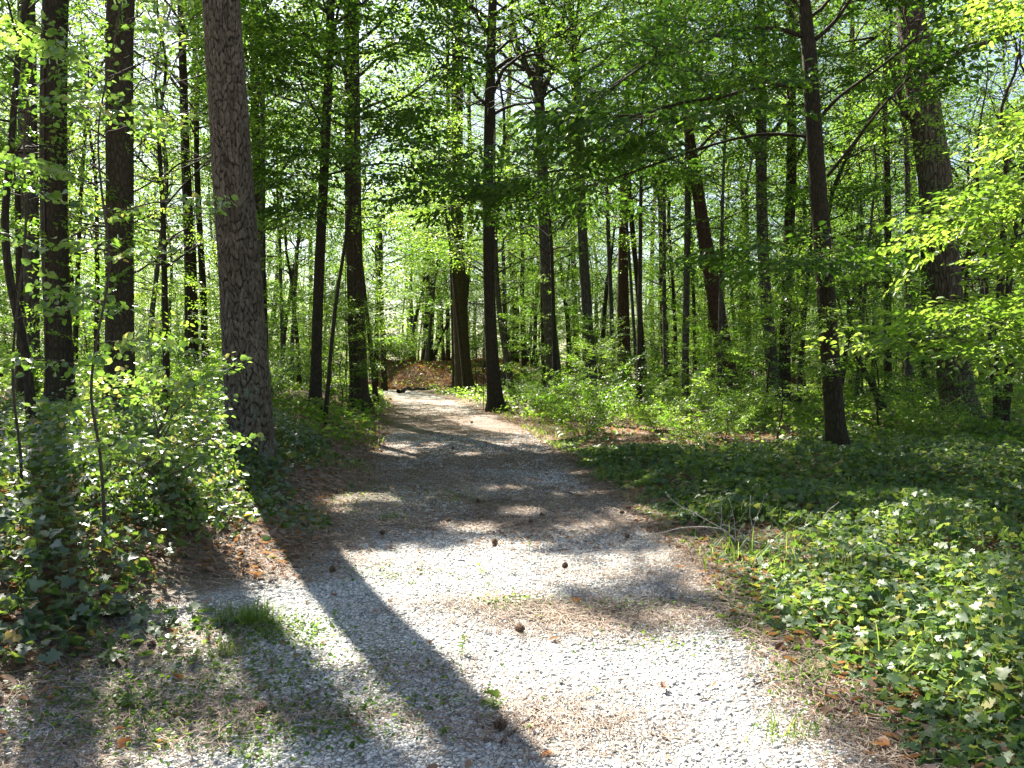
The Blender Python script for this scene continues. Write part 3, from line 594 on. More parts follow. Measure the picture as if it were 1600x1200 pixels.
# ---- the big pine with modelled bark plates
def big_pine():
    rng = R(77); d = 9.8
    px = [(392, 700, 74), (388, 640, 69), (383, 560, 66), (376, 440, 62), (366, 300, 59), (356, 150, 56), (345, 0, 53)]
    W0 = np.array([ray(a, c, d) for a, c, w in px]); rr = [w / FPX * d * .5 for a, c, w in px]
    b = W0[0].copy(); b[2] = float(zg(b[0], b[1])) - .1; W0[0] = b; top = W0[-1]
    for i in range(1, 6):
        W0 = np.vstack([W0, top + np.array([-.14 * i, .05 * i, 3.6 * i])]); rr.append(rr[6] * (1 - .15 * i))
    root = empty('pine_tree', tuple(b), 'thick straight pine with scaly plated bark rising beside the driveway, nearest large trunk', 'tree')
    P0 = densify(W0 - b, 4); r0 = densify(np.array(rr)[:, None], 4)[:, 0]
    H = 7.2; nz = 1200; nt_ = 364; zz = np.linspace(0, H, nz); th = np.arange(nt_) / nt_ * 2 * np.pi
    cx = np.interp(zz, P0[:, 2], P0[:, 0]); cyy = np.interp(zz, P0[:, 2], P0[:, 1]); r = np.interp(zz, P0[:, 2], r0) * (1 + .14 * np.exp(-zz / .28))
    U = th[None] / (2 * np.pi) * 26; V = zz[:, None] * 8.6 + .6 * (vnoise(U * .9, zz[:, None] * 1.3 + 0 * U, 1, 15) - .5) * 2 + 0 * U
    wob = vnoise(U * .6, V * .5, 1, 3) ; wob2 = vnoise(U * .6 + 50, V * .5, 1, 4)
    # make the noise periodic round the trunk
    bl = (U / 26) ** 9; uu = U + .8 * (wob - .5) * (1 - bl); vv = V + 1.3 * (wob2 - .5) * (1 - bl)
    F1 = np.full(U.shape, 9.); F2 = np.full(U.shape, 9.); ID = np.zeros(U.shape)
    iu = np.floor(uu).astype(int); iv = np.floor(vv).astype(int); jt = R(9).rand(26, 256, 3)
    for a in (-1, 0, 1):
        for c in (-1, 0, 1):
            q = jt[(iu + a) % 26, (iv + c) % 256]; D = np.sqrt(((iu + a + .15 + .7 * q[..., 0] - uu) * 1.25) ** 2 + (iv + c + .15 + .7 * q[..., 1] - vv) ** 2)
            nf = D < F1; F2 = np.where(nf, F1, np.minimum(F2, D)); ID = np.where(nf, q[..., 2], ID); F1 = np.where(nf, D, F1)
    e = ss((F2 - F1 + .35 * (vnoise(U * 2.6, V * 2.6, 1, 8) - .5) + .25 * (vnoise(U * 6, V * 5, 1, 9) - .5)) / .2); hgt = e * (.3 + .5 * ID + .3 * vnoise(U * .35, zz[:, None] * .9 + 0 * U, 1, 16)) + .45 * vnoise(U * 3, V * 2.2, 1, 5) * e + .28 * vnoise(U * 5, V * 5, 1, 6)
    rr2 = r[:, None] * (1 + .02 * np.sin(3 * th[None] + zz[:, None])) + (hgt - .5) * .012
    VX = np.stack([cx[:, None] + rr2 * np.cos(th), cyy[:, None] + rr2 * np.sin(th), zz[:, None] + 0 * rr2 + (hgt - .5) * .01], -1)
    i = np.arange(nz - 1)[:, None] * nt_; j = np.arange(nt_)[None]; k = (j + 1) % nt_
    mb = MB(); mb.add(VX.reshape(-1, 3), np.stack([i + j, i + k, i + nt_ + k, i + nt_ + j], -1).reshape(-1, 4), (hgt.clip(0, 1.4) / 1.4).ravel())
    up = P0[P0[:, 2] > H - .05]; up = np.vstack([[np.interp(H - .02, P0[:, 2], P0[:, 0]), np.interp(H - .02, P0[:, 2], P0[:, 1]), H - .02], up])
    tube(mb, up, np.interp(up[:, 2], P0[:, 2], r0) * 1.0, 16, rnd=.6)
    anchors = []; crown(rng, mb, P0, lambda z: float(np.interp(z, P0[:, 2], r0)), 14, 22, 3.6, 26, anchors, ps=.5, el=(0, 40))
    # bark material driven by the plate height
    m, t, out, N, L = mat('bark_plated_pine'); at = N('ShaderNodeAttribute', _attribute_name='rnd'); tc = N('ShaderNodeTexCoord')
    rp = ramp(t, [(0, (.02, .016, .010)), (.3, (.045, .036, .024)), (.6, (.082, .067, .047)), (1, (.15, .128, .094))]); L(at.outputs['Fac'], rp.inputs[0])
    n1 = N('ShaderNodeTexNoise', Scale=45., Detail=7.0, Roughness=.7); mp = N('ShaderNodeMapping'); mp.inputs['Scale'].default_value = (1, 1, .45); L(tc.outputs['Object'], mp.inputs[0]); L(mp.outputs[0], n1.inputs[0])
    rn = ramp(t, [(.3, (.42, .4, .38)), (.7, (1.5, 1.45, 1.4))]); L(n1.outputs[0], rn.inputs[0])
    mu = N('ShaderNodeMix', _data_type='RGBA', _blend_type='MULTIPLY', i0=1.0); L(rp.outputs[0], mu.inputs[6]); L(rn.outputs[0], mu.inputs[7])
    n3 = N('ShaderNodeTexNoise', Scale=7., Detail=8.0, Roughness=.8); L(tc.outputs['Object'], n3.inputs[0])
    sx = N('ShaderNodeSeparateXYZ'); L(tc.outputs['Object'], sx.inputs[0]); lz = N('ShaderNodeMapRange', i1=0., i2=3.2, i3=.10, i4=-.06); L(sx.outputs[2], lz.inputs[0])
    la = N('ShaderNodeMath', _operation='ADD'); L(n3.outputs[0], la.inputs[0]); L(lz.outputs[0], la.inputs[1])
    rl = ramp(t, [(.60, (0, 0, 0)), (.66, (.8, .8, .8))]); L(la.outputs[0], rl.inputs[0])
    ml = N('ShaderNodeMix', _data_type='RGBA'); L(rl.outputs[0], ml.inputs[0]); L(mu.outputs[2], ml.inputs[6]); ml.inputs[7].default_value = (.14, .17, .12, 1)
    bp = N('ShaderNodeBump', Strength=.9, Distance=.01); L(n1.outputs[0], bp.inputs['Height'])
    p = N('ShaderNodeBsdfPrincipled', Roughness=.9); p.inputs['Specular IOR Level'].default_value = .2; L(ml.outputs[2], p.inputs['Base Color']); L(bp.outputs[0], p.inputs['Normal']); L(p.outputs[0], out.inputs[0])
    mkobj('trunk', mb.mesh('trunk', m, True), root); A, Dr, Sc = zip(*anchors); cb = MB(); leaves_from(cb, rng, A, Dr, Sc, 'pine', 'needle', cull=b); mkobj('crown', cb.mesh('crown', M['needle']), root)
    TRUNKS.append((b[0], b[1], .35))
big_pine()
# ---- left of the driveway
hero('sapling', 9.5, [(52, 640, 16), (42, 550, 14), (14, 440, 12), (6, 350, 11), (12, 290, 10), (24, 150, 9), (34, 0, 8)], 8, 'dark_bark', 'broad', 'thin crooked dark stem at the far left edge of the wood', 3, 8, 1.6, 14, 101, nseg=8, flare=1.2)
hero('pine_tree', 12.5, [(95, 660, 44), (92, 560, 38), (86, 400, 38), (84, 200, 38), (84, 0, 36)], 23, 'dark_bark', 'pine', 'dark straight pine trunk wrapped in leaves, second from the left edge', 12, 0, 4.0, 26, 102, ps=.5)
hero('pine_tree', 17, [(45, 620, 30), (45, 400, 28), (44, 200, 26), (42, 0, 24)], 22, 'gray_bark', 'broad', 'faint pine trunk standing behind the crooked sapling on the left', 9, 0, 3.5, 22, 103)
hero('pine_tree', 13, [(188, 650, 52), (188, 560, 42), (186, 400, 40), (186, 200, 40), (187, 0, 40), (215, -330, 38)], 24, 'pine_bark', 'pine', 'stout pine trunk half hidden by lit leaves, left of the big plated pine', 12, 0, 4.2, 28, 104)
hero('tree', 25, [(300, 610, 22), (299, 450, 19), (292, 300, 14), (287, 150, 12), (283, 0, 11)], 20, 'dark_bark', 'broad', 'dark slender trunk of a close pair, left one behind the big pine', 8, 0, 3.4, 26, 105)
hero('tree', 25.6, [(322, 612, 12), (318, 450, 11), (308, 300, 9), (306, 150, 8)], 14, 'dark_bark', 'broad', 'thinner right trunk of the close pair left of the big pine', 6, 0, 2.6, 18, 106, nseg=8)
hero('tree', 22, [(412, 612, 19), (408, 450, 17), (403, 300, 15), (398, 150, 13), (396, 0, 12)], 19, 'dark_bark', 'broad', 'dark trunk just to the right of the big plated pine', 8, 0, 3.2, 24, 107)
hero('sapling', 22.5, [(414, 600, 8), (411, 450, 8), (411, 200, 7), (411, 40, 6)], 13, 'dark_bark', 'broad', 'pole thin stem beside the dark trunk next to the plated pine', 7, 0, 2., 12, 108, nseg=7)
hero('oak_tree', 18, [(492, 632, 19), (494, 560, 17), (498, 440, 16), (505, 300, 15), (512, 150, 14), (517, 0, 13)], 17, 'dark_bark', 'oak', 'slim dark branching tree left of the driveway with bare curved boughs', 7.5, 0, 5., 38, 109,
     limbs=[([(514, 88, 18), (560, 68, 17.6), (602, 30, 17.2), (640, -30, 17)], .05, 6, .3), ([(508, 170, 18), (560, 190, 17.7), (640, 150, 17.3), (690, 110, 17)], .035, 6, .3), ([(507, 205, 18), (480, 150, 18), (450, 90, 18)], .03, 5, .3), ([(505, 275, 18), (600, 250, 17.5), (660, 268, 17), (720, 275, 16.5)], .028, 6, .3), ([(500, 190, 18), (450, 250, 17.5), (420, 300, 17)], .025, 5, .3)])
hero('sapling', 16, [(506, 560, 6), (524, 470, 6), (540, 380, 5), (549, 300, 5), (556, 200, 4)], 7, 'dark_bark', 'broad', 'thin sapling leaning to the right beside the slim dark tree', 4, 7, 1.3, 10, 110, nseg=6)
hero('pine_tree', 22, [(562, 624, 30), (559, 560, 27), (555, 450, 26), (552, 300, 25), (550, 150, 24), (549, 0, 23)], 22, 'pine_bark', 'broad', 'vine wrapped trunk at the left edge of the far driveway', 7, 0, 5, 44, 111)
# ---- centre
hero('pine_tree', 35, [(727, 614, 30), (722, 560, 25), (717, 450, 22), (713, 300, 20), (714, 150, 18), (716, 0, 17)], 27, 'pine_bark', 'pine', 'tall pine standing at the right edge of the far driveway bend', 15, 0, 4., 30, 112)
hero('pine_tree', 35.6, [(712, 614, 9), (709, 500, 9), (706, 400, 8), (702, 280, 8), (700, 150, 7)], 21, 'dark_bark', 'pine', 'pole thin dark pine touching the left side of the tall pine', 13, 0, 2.4, 16, 113, nseg=8)
hero('oak_tree', 24, [(776, 638, 26), (769, 570, 21), (764, 450, 18), (762, 330, 17), (765, 150, 16), (770, 0, 14)], 20, 'dark_bark', 'broad', 'dark flared trunk standing on the right verge where the driveway narrows', 8.5, 0, 5., 44, 114, flare=1.5)
hero('oak_tree', 28, [(872, 626, 26), (864, 560, 21), (854, 450, 19), (849, 330, 17), (846, 200, 16), (842, 150, 15)], 17, 'gray_bark', 'broad', 'leaning trunk splitting high into pale twin forks, centre of the wood', 10, 0, 5., 36, 115,
     limbs=[([(842, 155, 28), (832, 120, 28), (812, 90, 28), (800, 30, 28), (790, -60, 28)], .13, 7, .3), ([(844, 155, 28), (862, 110, 28), (880, 60, 28), (885, -30, 28)], .11, 7, .3)])
hero('sapling', 26.5, [(868, 634, 8), (866, 540, 7), (864, 440, 6), (860, 340, 5)], 8, 'dark_bark', 'broad', 'thin stem standing against the foot of the forked leaning trunk', 4, 8, 1.8, 14, 116, nseg=7)
hero('oak_tree', 28, [(928, 628, 20), (922, 560, 17), (914, 440, 15), (908, 320, 14), (904, 200, 13), (900, 80, 12)], 19, 'gray_bark', 'broad', 'slender straight trunk next right of the forked leaning trunk', 8, 0, 4.6, 36, 117)
hero('tree', 31, [(1009, 616, 10), (1003, 540, 9), (996, 440, 8), (988, 360, 8), (980, 250, 7)], 14, 'dark_bark', 'broad', 'narrow trunk leaning slightly left in front of the reddish stump like trunk', 6, 0, 2.6, 20, 118, nseg=8)
hero('tree', 33, [(977, 612, 24), (975, 540, 20), (973, 440, 17), (975, 300, 13)], 17, 'red_bark', 'broad', 'broad rusty brown trunk deep in the middle of the wood', 7, 0, 3., 22, 119)
hero('tree', 31, [(960, 600, 8), (956, 500, 7), (952, 400, 7), (948, 300, 6)], 14, 'gray_bark', 'broad', 'thin grey pole left of the broad rusty trunk', 7, 0, 2.4, 16, 120, nseg=7)
hero('tree', 27, [(1070, 622, 12), (1071, 540, 11), (1073, 440, 10), (1074, 330, 9)], 15, 'gray_bark', 'broad', 'pale grey slim trunk left of the curved reddish tree', 7, 0, 2.8, 20, 121, nseg=8)
hero('oak_tree', 27, [(1148, 628, 30), (1134, 560, 26), (1116, 460, 24), (1100, 370, 21), (1088, 280, 17), (1074, 200, 15), (1068, 80, 13), (1066, 0, 11)], 18, 'red_bark', 'oak', 'curved reddish brown trunk bowing left as it climbs', 8, 0, 4., 28, 122)
hero('oak_tree', 25, [(1212, 630, 22), (1205, 560, 19), (1194, 440, 17), (1189, 300, 17), (1190, 150, 15), (1192, 40, 13)], 18, 'gray_bark', 'broad', 'pale barked tree with grey V shaped boughs behind the dark leaning tree', 10, 0, 4., 26, 123,
     limbs=[([(1188, 245, 25), (1165, 215, 25), (1135, 175, 25), (1120, 120, 25)], .10, 6, .3), ([(1190, 225, 25), (1215, 200, 25), (1236, 160, 25), (1240, 100, 25)], .08, 6, .3), ([(1190, 130, 25), (1170, 90, 25), (1158, 40, 25), (1150, -40, 25)], .06, 5, .3)])
hero('oak_tree', 25.7, [(1226, 630, 20), (1226, 540, 17), (1230, 420, 16), (1236, 300, 16), (1237, 200, 14), (1236, 110, 13)], 18, 'dark_bark', 'broad', 'trunk rising close beside the pale barked V boughed tree', 9, 0, 3.8, 26, 124,
     limbs=[([(1236, 262, 25.7), (1252, 240, 25.7), (1264, 205, 25.7), (1275, 150, 25.7)], .09, 6, .3)])
# ---- right
R1 = hero('oak_tree', 13.3, [(1311, 712, 36), (1305, 660, 30), (1299, 580, 28), (1290, 450, 27), (1280, 330, 26), (1271, 200, 24), (1266, 100, 22), (1261, 40, 20)], 12, 'dark_bark', 'oak', 'dark leaning oak in the right foreground with long bare boughs', 7.0, 0, 3.2, 9, 125, flare=1.3,
     limbs=[([(1266, 136, 13.3), (1200, 130, 13.0), (1140, 150, 12.6), (1060, 160, 12.2), (960, 190, 11.8)], .045, 8, .3),
            ([(1262, 60, 13.3), (1215, 42, 13.2), (1150, 45, 13.0), (1090, 66, 12.6), (1020, 90, 12.2), (940, 150, 11.8)], .04, 8, .3),
            ([(1283, 182, 13.3), (1310, 150, 13.0), (1370, 110, 12.6), (1430, 60, 12.2), (1482, 14, 11.8)], .032, 4, .3),
            ([(1293, 275, 13.3), (1330, 230, 13.0), (1370, 175, 12.7), (1430, 110, 12.4), (1530, 20, 12)], .030, 3, .3),
            ([(1274, 62, 13.3), (1305, 35, 13.2), (1335, -10, 13), (1360, -60, 12.8)], .04, 6, .3),
            ([(1262, 30, 13.3), (1240, 5, 13.3), (1222, -40, 13.2)], .05, 6, .3),
            ([(1281, 405, 13.3), (1240, 418, 13.1), (1196, 436, 12.8)], .022, 3, .3),
            ([(1274, 215, 13.3), (1190, 205, 14.0), (1080, 235, 14.5), (960, 280, 15), (860, 305, 15.4), (760, 325, 15.8)], .03, 13, .3)])
hero('oak_tree', 19.5, [(1503, 662, 58), (1496, 620, 52), (1486, 540, 49), (1475, 420, 47), (1464, 300, 47), (1449, 200, 47), (1434, 100, 44)], 19, 'oak_bark', 'oak', 'thickest oak on the right with furrowed bark and a burl', 9, 0, 5., 28, 126, nseg=20, flare=1.35,
     limbs=[([(1436, 185, 19.5), (1412, 165, 19.4), (1400, 130, 19.3), (1380, 60, 19)], .10, 5, .3), ([(1440, 120, 19.5), (1500, 80, 19.2), (1560, 60, 18.8), (1640, 20, 18.4)], .09, 8, .3)])
hero('pine_tree', 24, [(1449, 600, 18), (1448, 500, 16), (1447, 420, 15), (1440, 250, 13)], 18, 'dark_bark', 'pine', 'dark trunk hidden close behind the thick furrowed oak', 11, 0, 3., 20, 127, nseg=8)
hero('tree', 25, [(1388, 632, 13), (1386, 500, 12), (1388, 350, 11), (1384, 200, 10)], 15, 'dark_bark', 'broad', 'dark straight trunk midway between leaning oak and thick oak', 7, 0, 2.8, 20, 128, nseg=8)
hero('tree', 24, [(1420, 625, 12), (1420, 500, 11), (1419, 350, 9), (1417, 220, 8)], 14, 'gray_bark', 'broad', 'grey pole trunk just left of the thick furrowed oak', 7, 0, 2.6, 18, 129, nseg=8)
hero('sapling', 17, [(1562, 660, 13), (1556, 600, 12), (1560, 540, 11), (1562, 470, 11), (1570, 330, 9)], 9, 'dark_bark', 'broad', 'curved dark stem of a pair at the right edge, left one', 4, 9, 2., 14, 130, nseg=8)
hero('sapling', 17.4, [(1568, 662, 11), (1576, 600, 12), (1579, 540, 10), (1572, 470, 9), (1590, 330, 8)], 9, 'dark_bark', 'broad', 'curved dark stem of a pair at the right edge, right one', 4, 9, 2., 14, 131, nseg=8)
hero('sapling', 20, [(1385, 640, 18), (1372, 620, 12), (1362, 600, 9), (1340, 560, 6)], 5, 'dark_bark', 'broad', 'short leaning stub of a trunk in the shade right of the leaning oak', 2, 5, 1.4, 8, 132, nseg=8)
# ---- poles deep in the wood, each slim and grey
for i, (px, w, d, top) in enumerate([(1040, 7, 30, 330), (1056, 6, 33, 350), (1086, 6, 34, 380), (1170, 8, 36, 320), (1255, 7, 33, 340), (1345, 7, 30, 360), (1365, 6, 34, 340), (1330, 6, 36, 330), (665, 8, 55, 330), (645, 6, 58, 380), (600, 8, 40, 360), (586, 7, 44, 380), (790, 7, 42, 400), (820, 8, 40, 420), (835, 6, 46, 420), (640, 6, 50, 400), (940, 7, 40, 420), (1110, 6, 38, 400), (455, 7, 30, 420), (440, 6, 34, 400), (468, 6, 28, 430), (232, 9, 24, 380), (150, 9, 22, 380), (250, 7, 28, 400), (1540, 9, 27, 400), (1510, 8, 33, 380), (700, 6, 62, 400), (1280, 7, 40, 400), (890, 7, 45, 420)]):
    rg = R(500 + i); l1, l2 = rg.randn(2) * 8
    z = float(zg(ray(px, 600, d)[0], d)); pb = 560 + (CAMH - z) * FPX / d
    hero('slim_tree', d, [(px, pb, w * 1.2), (px + l1 * .3, pb - 80, w), (px + l1 + l2 * .4, 450, w * .9), (px + l1 + l2, top, w * .8)], 9 + rg.rand() * 6, 'gray_bark' if i % 3 == 0 else 'dark_bark', 'pale' if i % 2 else 'broad',
         ('pale' if i % 3 == 0 else 'dark') + ' slim pole tree ' + where(ray(px, 600, d)[0], d), 4, 0, 2.2, 16, 500 + i, nseg=6, cull=d < 30, ps=.6, group='slim pole trees deep in the wood')

# ---- culled midstory trees whose leaves fill the space between the named trunks (trunks 2.5 to 6 m tall before the first limbs)
MID = [(-8.4, 17, 12, 2.6, 'shaded leafy tree between the two dark left pines'), (-10.6, 18.5, 12, 2.6, 'shaded leafy tree left of the dark left pine'), (-6.9, 16, 10, 2.4, 'shaded leafy tree between the stout left pine and the big plated pine'), (-9.5, 15.5, 10, 4.5, 'tree leaning over the left bank behind the dark straight pine'), (-6.3, 20, 12, 4.2, 'young tree filling the gap behind the stout pine trunk'), (-11.5, 21, 12, 3.5, 'leafy tree at the far left behind the faint pine trunk'),
       (-4.4, 26, 13, 5.5, 'leafy tree between the slim dark tree and the vine wrapped trunk'), (-8.0, 28, 13, 4.5, 'leafy tree behind the close pair of trunks'), (1.2, 30, 14, 5.5, 'leafy tree behind the dark flared trunk on the right verge'),
       (3.4, 21.5, 12, 5.6, 'leafy tree above the slender straight trunk in the middle'), (6.2, 24, 13, 5.2, 'leafy tree behind the curved reddish trunk'), (8.0, 22.5, 12, 4.4, 'leafy tree right of the pale V boughed tree'),
       (14.2, 17.5, 11, 3.2, 'leafy tree behind the beech sprays at the right edge'), (11.6, 27, 13, 4.4, 'leafy tree behind the thick furrowed oak'), (-1.9, 33, 15, 6.5, 'leafy tree over the far end of the driveway'), (14.5, 24, 12, 3, 'leafy tree right of the thick furrowed oak'), (4.9, 31, 14, 5.5, 'leafy tree deep behind the rusty brown trunk')]
for i, (x, d, H, zb, lab) in enumerate(MID):
    px = 800 + x / d * FPX; pf = 560 + (CAMH - float(zg(x, d))) * FPX / d; rg = R(700 + i); w = .13 / d * FPX; l = rg.randn() * 14
    pt = 560 - (H * .5 - CAMH) * FPX / d
    hero('understory_tree', d, [(px, pf, w * 1.2), (px + l * .4, pf - (pf - pt) * .4, w), (px + l, pt, w * .75)], H, 'gray_bark' if i % 3 == 1 else 'dark_bark', ('pale', 'broad')[i % 2], lab, zb, 0, 3.6, 32, 700 + i, nseg=8, ps=.42, el=(-2, 35), crown_lean=0)
# ---- the sunlit sapling close on the left and the beech reaching in from the right
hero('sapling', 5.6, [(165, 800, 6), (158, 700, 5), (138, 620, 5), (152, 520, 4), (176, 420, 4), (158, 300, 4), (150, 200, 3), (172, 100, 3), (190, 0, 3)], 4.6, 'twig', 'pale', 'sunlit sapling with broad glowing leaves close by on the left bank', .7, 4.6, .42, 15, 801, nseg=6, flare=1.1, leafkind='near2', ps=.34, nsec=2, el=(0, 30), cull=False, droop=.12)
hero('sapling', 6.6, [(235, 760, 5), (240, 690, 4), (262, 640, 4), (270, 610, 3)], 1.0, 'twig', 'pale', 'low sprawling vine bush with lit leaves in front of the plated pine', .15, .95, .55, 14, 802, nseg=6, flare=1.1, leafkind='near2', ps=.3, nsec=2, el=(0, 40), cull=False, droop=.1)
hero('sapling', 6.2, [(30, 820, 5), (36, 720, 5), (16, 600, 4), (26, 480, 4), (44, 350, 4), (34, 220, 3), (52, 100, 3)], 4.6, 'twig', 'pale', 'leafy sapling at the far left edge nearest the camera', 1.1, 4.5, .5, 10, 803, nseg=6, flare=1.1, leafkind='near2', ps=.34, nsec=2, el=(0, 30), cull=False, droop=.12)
hero('beech_tree', 9.0, [(1880, 790, 30), (1870, 500, 26), (1850, 200, 24), (1840, 0, 22)], 9, 'gray_bark', 'pale', 'beech reaching layered bright sprays in from the right edge', 2.2, 8.5, 1.2, 10, 804, leafkind='near3', ps=.30, nsec=4, el=(-8, 20), cull=False, droop=.10, sub=.5,
     limbs=[([(1865, 330, 9), (1780, 300, 8.8), (1700, 290, 8.6), (1620, 320, 8.4), (1560, 360, 8.2)], .022, 8, .3), ([(1868, 520, 9), (1780, 520, 8.7), (1690, 512, 8.4), (1600, 528, 8.2), (1490, 552, 8.0)], .018, 8, .3),
            ([(1855, 60, 9), (1800, 20, 8.8), (1720, 0, 8.6), (1650, 30, 8.3)], .022, 5, .3), ([(1866, 430, 9), (1800, 430, 9.2), (1720, 410, 9.4), (1640, 440, 9.6)], .018, 6, .3), ([(1866, 200, 9), (1800, 180, 9.0), (1720, 190, 9.0), (1660, 220, 9.0)], .02, 5, .3)])
# ---- leafy vines climbing some of the trunks
def climber(px, d, z0, z1, r, n, label, seed, ps=.55, shape='quad', mt='leaf'):
    rg = R(seed); xb = ray(px, 600, d)[0]; zb = float(zg(xb, d)); root = empty('climbing_vine', (xb, d, zb), label, 'vine', 'vines climbing the trunks'); b = np.array([xb, d, zb])
    sb = MB(); an = []
    for k in range(3):
        t = np.linspace(0, 1, 14); a = k * 2.1 + t * rg.uniform(-1.5, 1.5) + rg.rand(); lean = np.interp(z1 * t, [0, 12], [0, 0])
        P = np.stack([np.cos(a) * r * 1.02, np.sin(a) * r * 1.02, z1 * t], -1); tube(sb, P, .012, 5)
    for k in range(n):
        z = z0 + (z1 - z0) * rg.rand() ** .8; a = rg.rand() * 6.28; u = np.array([math.cos(a), math.sin(a), rg.uniform(-.2, .3)]); rr = r + .02
        an.append((np.array([u[0] * rr, u[1] * rr, z]), u, rg.uniform(.45, 1.15) * ps / .55))
    lb = MB(); A, D_, S_ = zip(*an); leaves_from(lb, rg, A, D_, S_, 'near', shape, cull=None if d < 23 else b, tilt=1.2)
    mkobj('stem', sb.mesh('stem', M['twig'], True), root)
    if lb.v: mkobj('leaves', lb.mesh('leaves', M[mt]), root)
climber(86, 12.5, 1.0, 8, .19, 75, 'vine wrapping the dark left pine from bank to treetop', 951, mt='leaf_pale', shape='oval')
climber(187, 13, .6, 7.5, .2, 60, 'vine wrapping the stout left pine', 952, mt='leaf_pale', shape='oval')
climber(556, 22, .3, 9, .25, 90, 'dense vine covering the trunk at the left edge of the far driveway', 953, ps=.7)
climber(300, 25, .3, 8, .2, 50, 'vine on the close pair of trunks behind the plated pine', 954, ps=.7)
climber(764, 24, 3.5, 9, .19, 40, 'vine tufts on the upper dark flared trunk', 955, ps=.7)
climber(1115, 27, .2, 5, .3, 40, 'vine at the foot of the curved reddish trunk', 956, ps=.7)

def burl(d, px, py, r, parent_name_label):
    rg = R(66); mb = MB(); V, F = ico(); 
    for q in range(3):
        # subdivide
        E = {}; V = list(map(tuple, V)); NF = []
        def mid(a, b_):
            k = (min(a, b_), max(a, b_))
            if k not in E: p = norm(np.array([(V[a][i] + V[b_][i]) / 2 for i in range(3)])); V.append(tuple(p)); E[k] = len(V) - 1
            return E[k]
        for a, b_, c in F:
            x1, y1, z1 = mid(a, b_), mid(b_, c), mid(c, a); NF += [(a, x1, z1), (b_, y1, x1), (c, z1, y1), (x1, y1, z1)]
        F = NF
    V = np.array(V); n = vnoise(V[:, 0] * 2 + V[:, 1], V[:, 2] * 2, 1.5, 3); V = V * (1 + .35 * (n[:, None] - .5)); V[:, 2] *= 1.3
    mb.add(V * r, np.array(F)); return mb
root_oak = [o for o in bpy.data.objects if o.name.startswith('oak_tree') and 'burl' in o.get('label', '')][0]
bo = mkobj('burl', burl(19.5, 1420, 165, .26, '').mesh('burl', M['oak_bark'], True), root_oak); p = ray(1424, 165, 19.4); bo.location = Vector(p) - root_oak.location
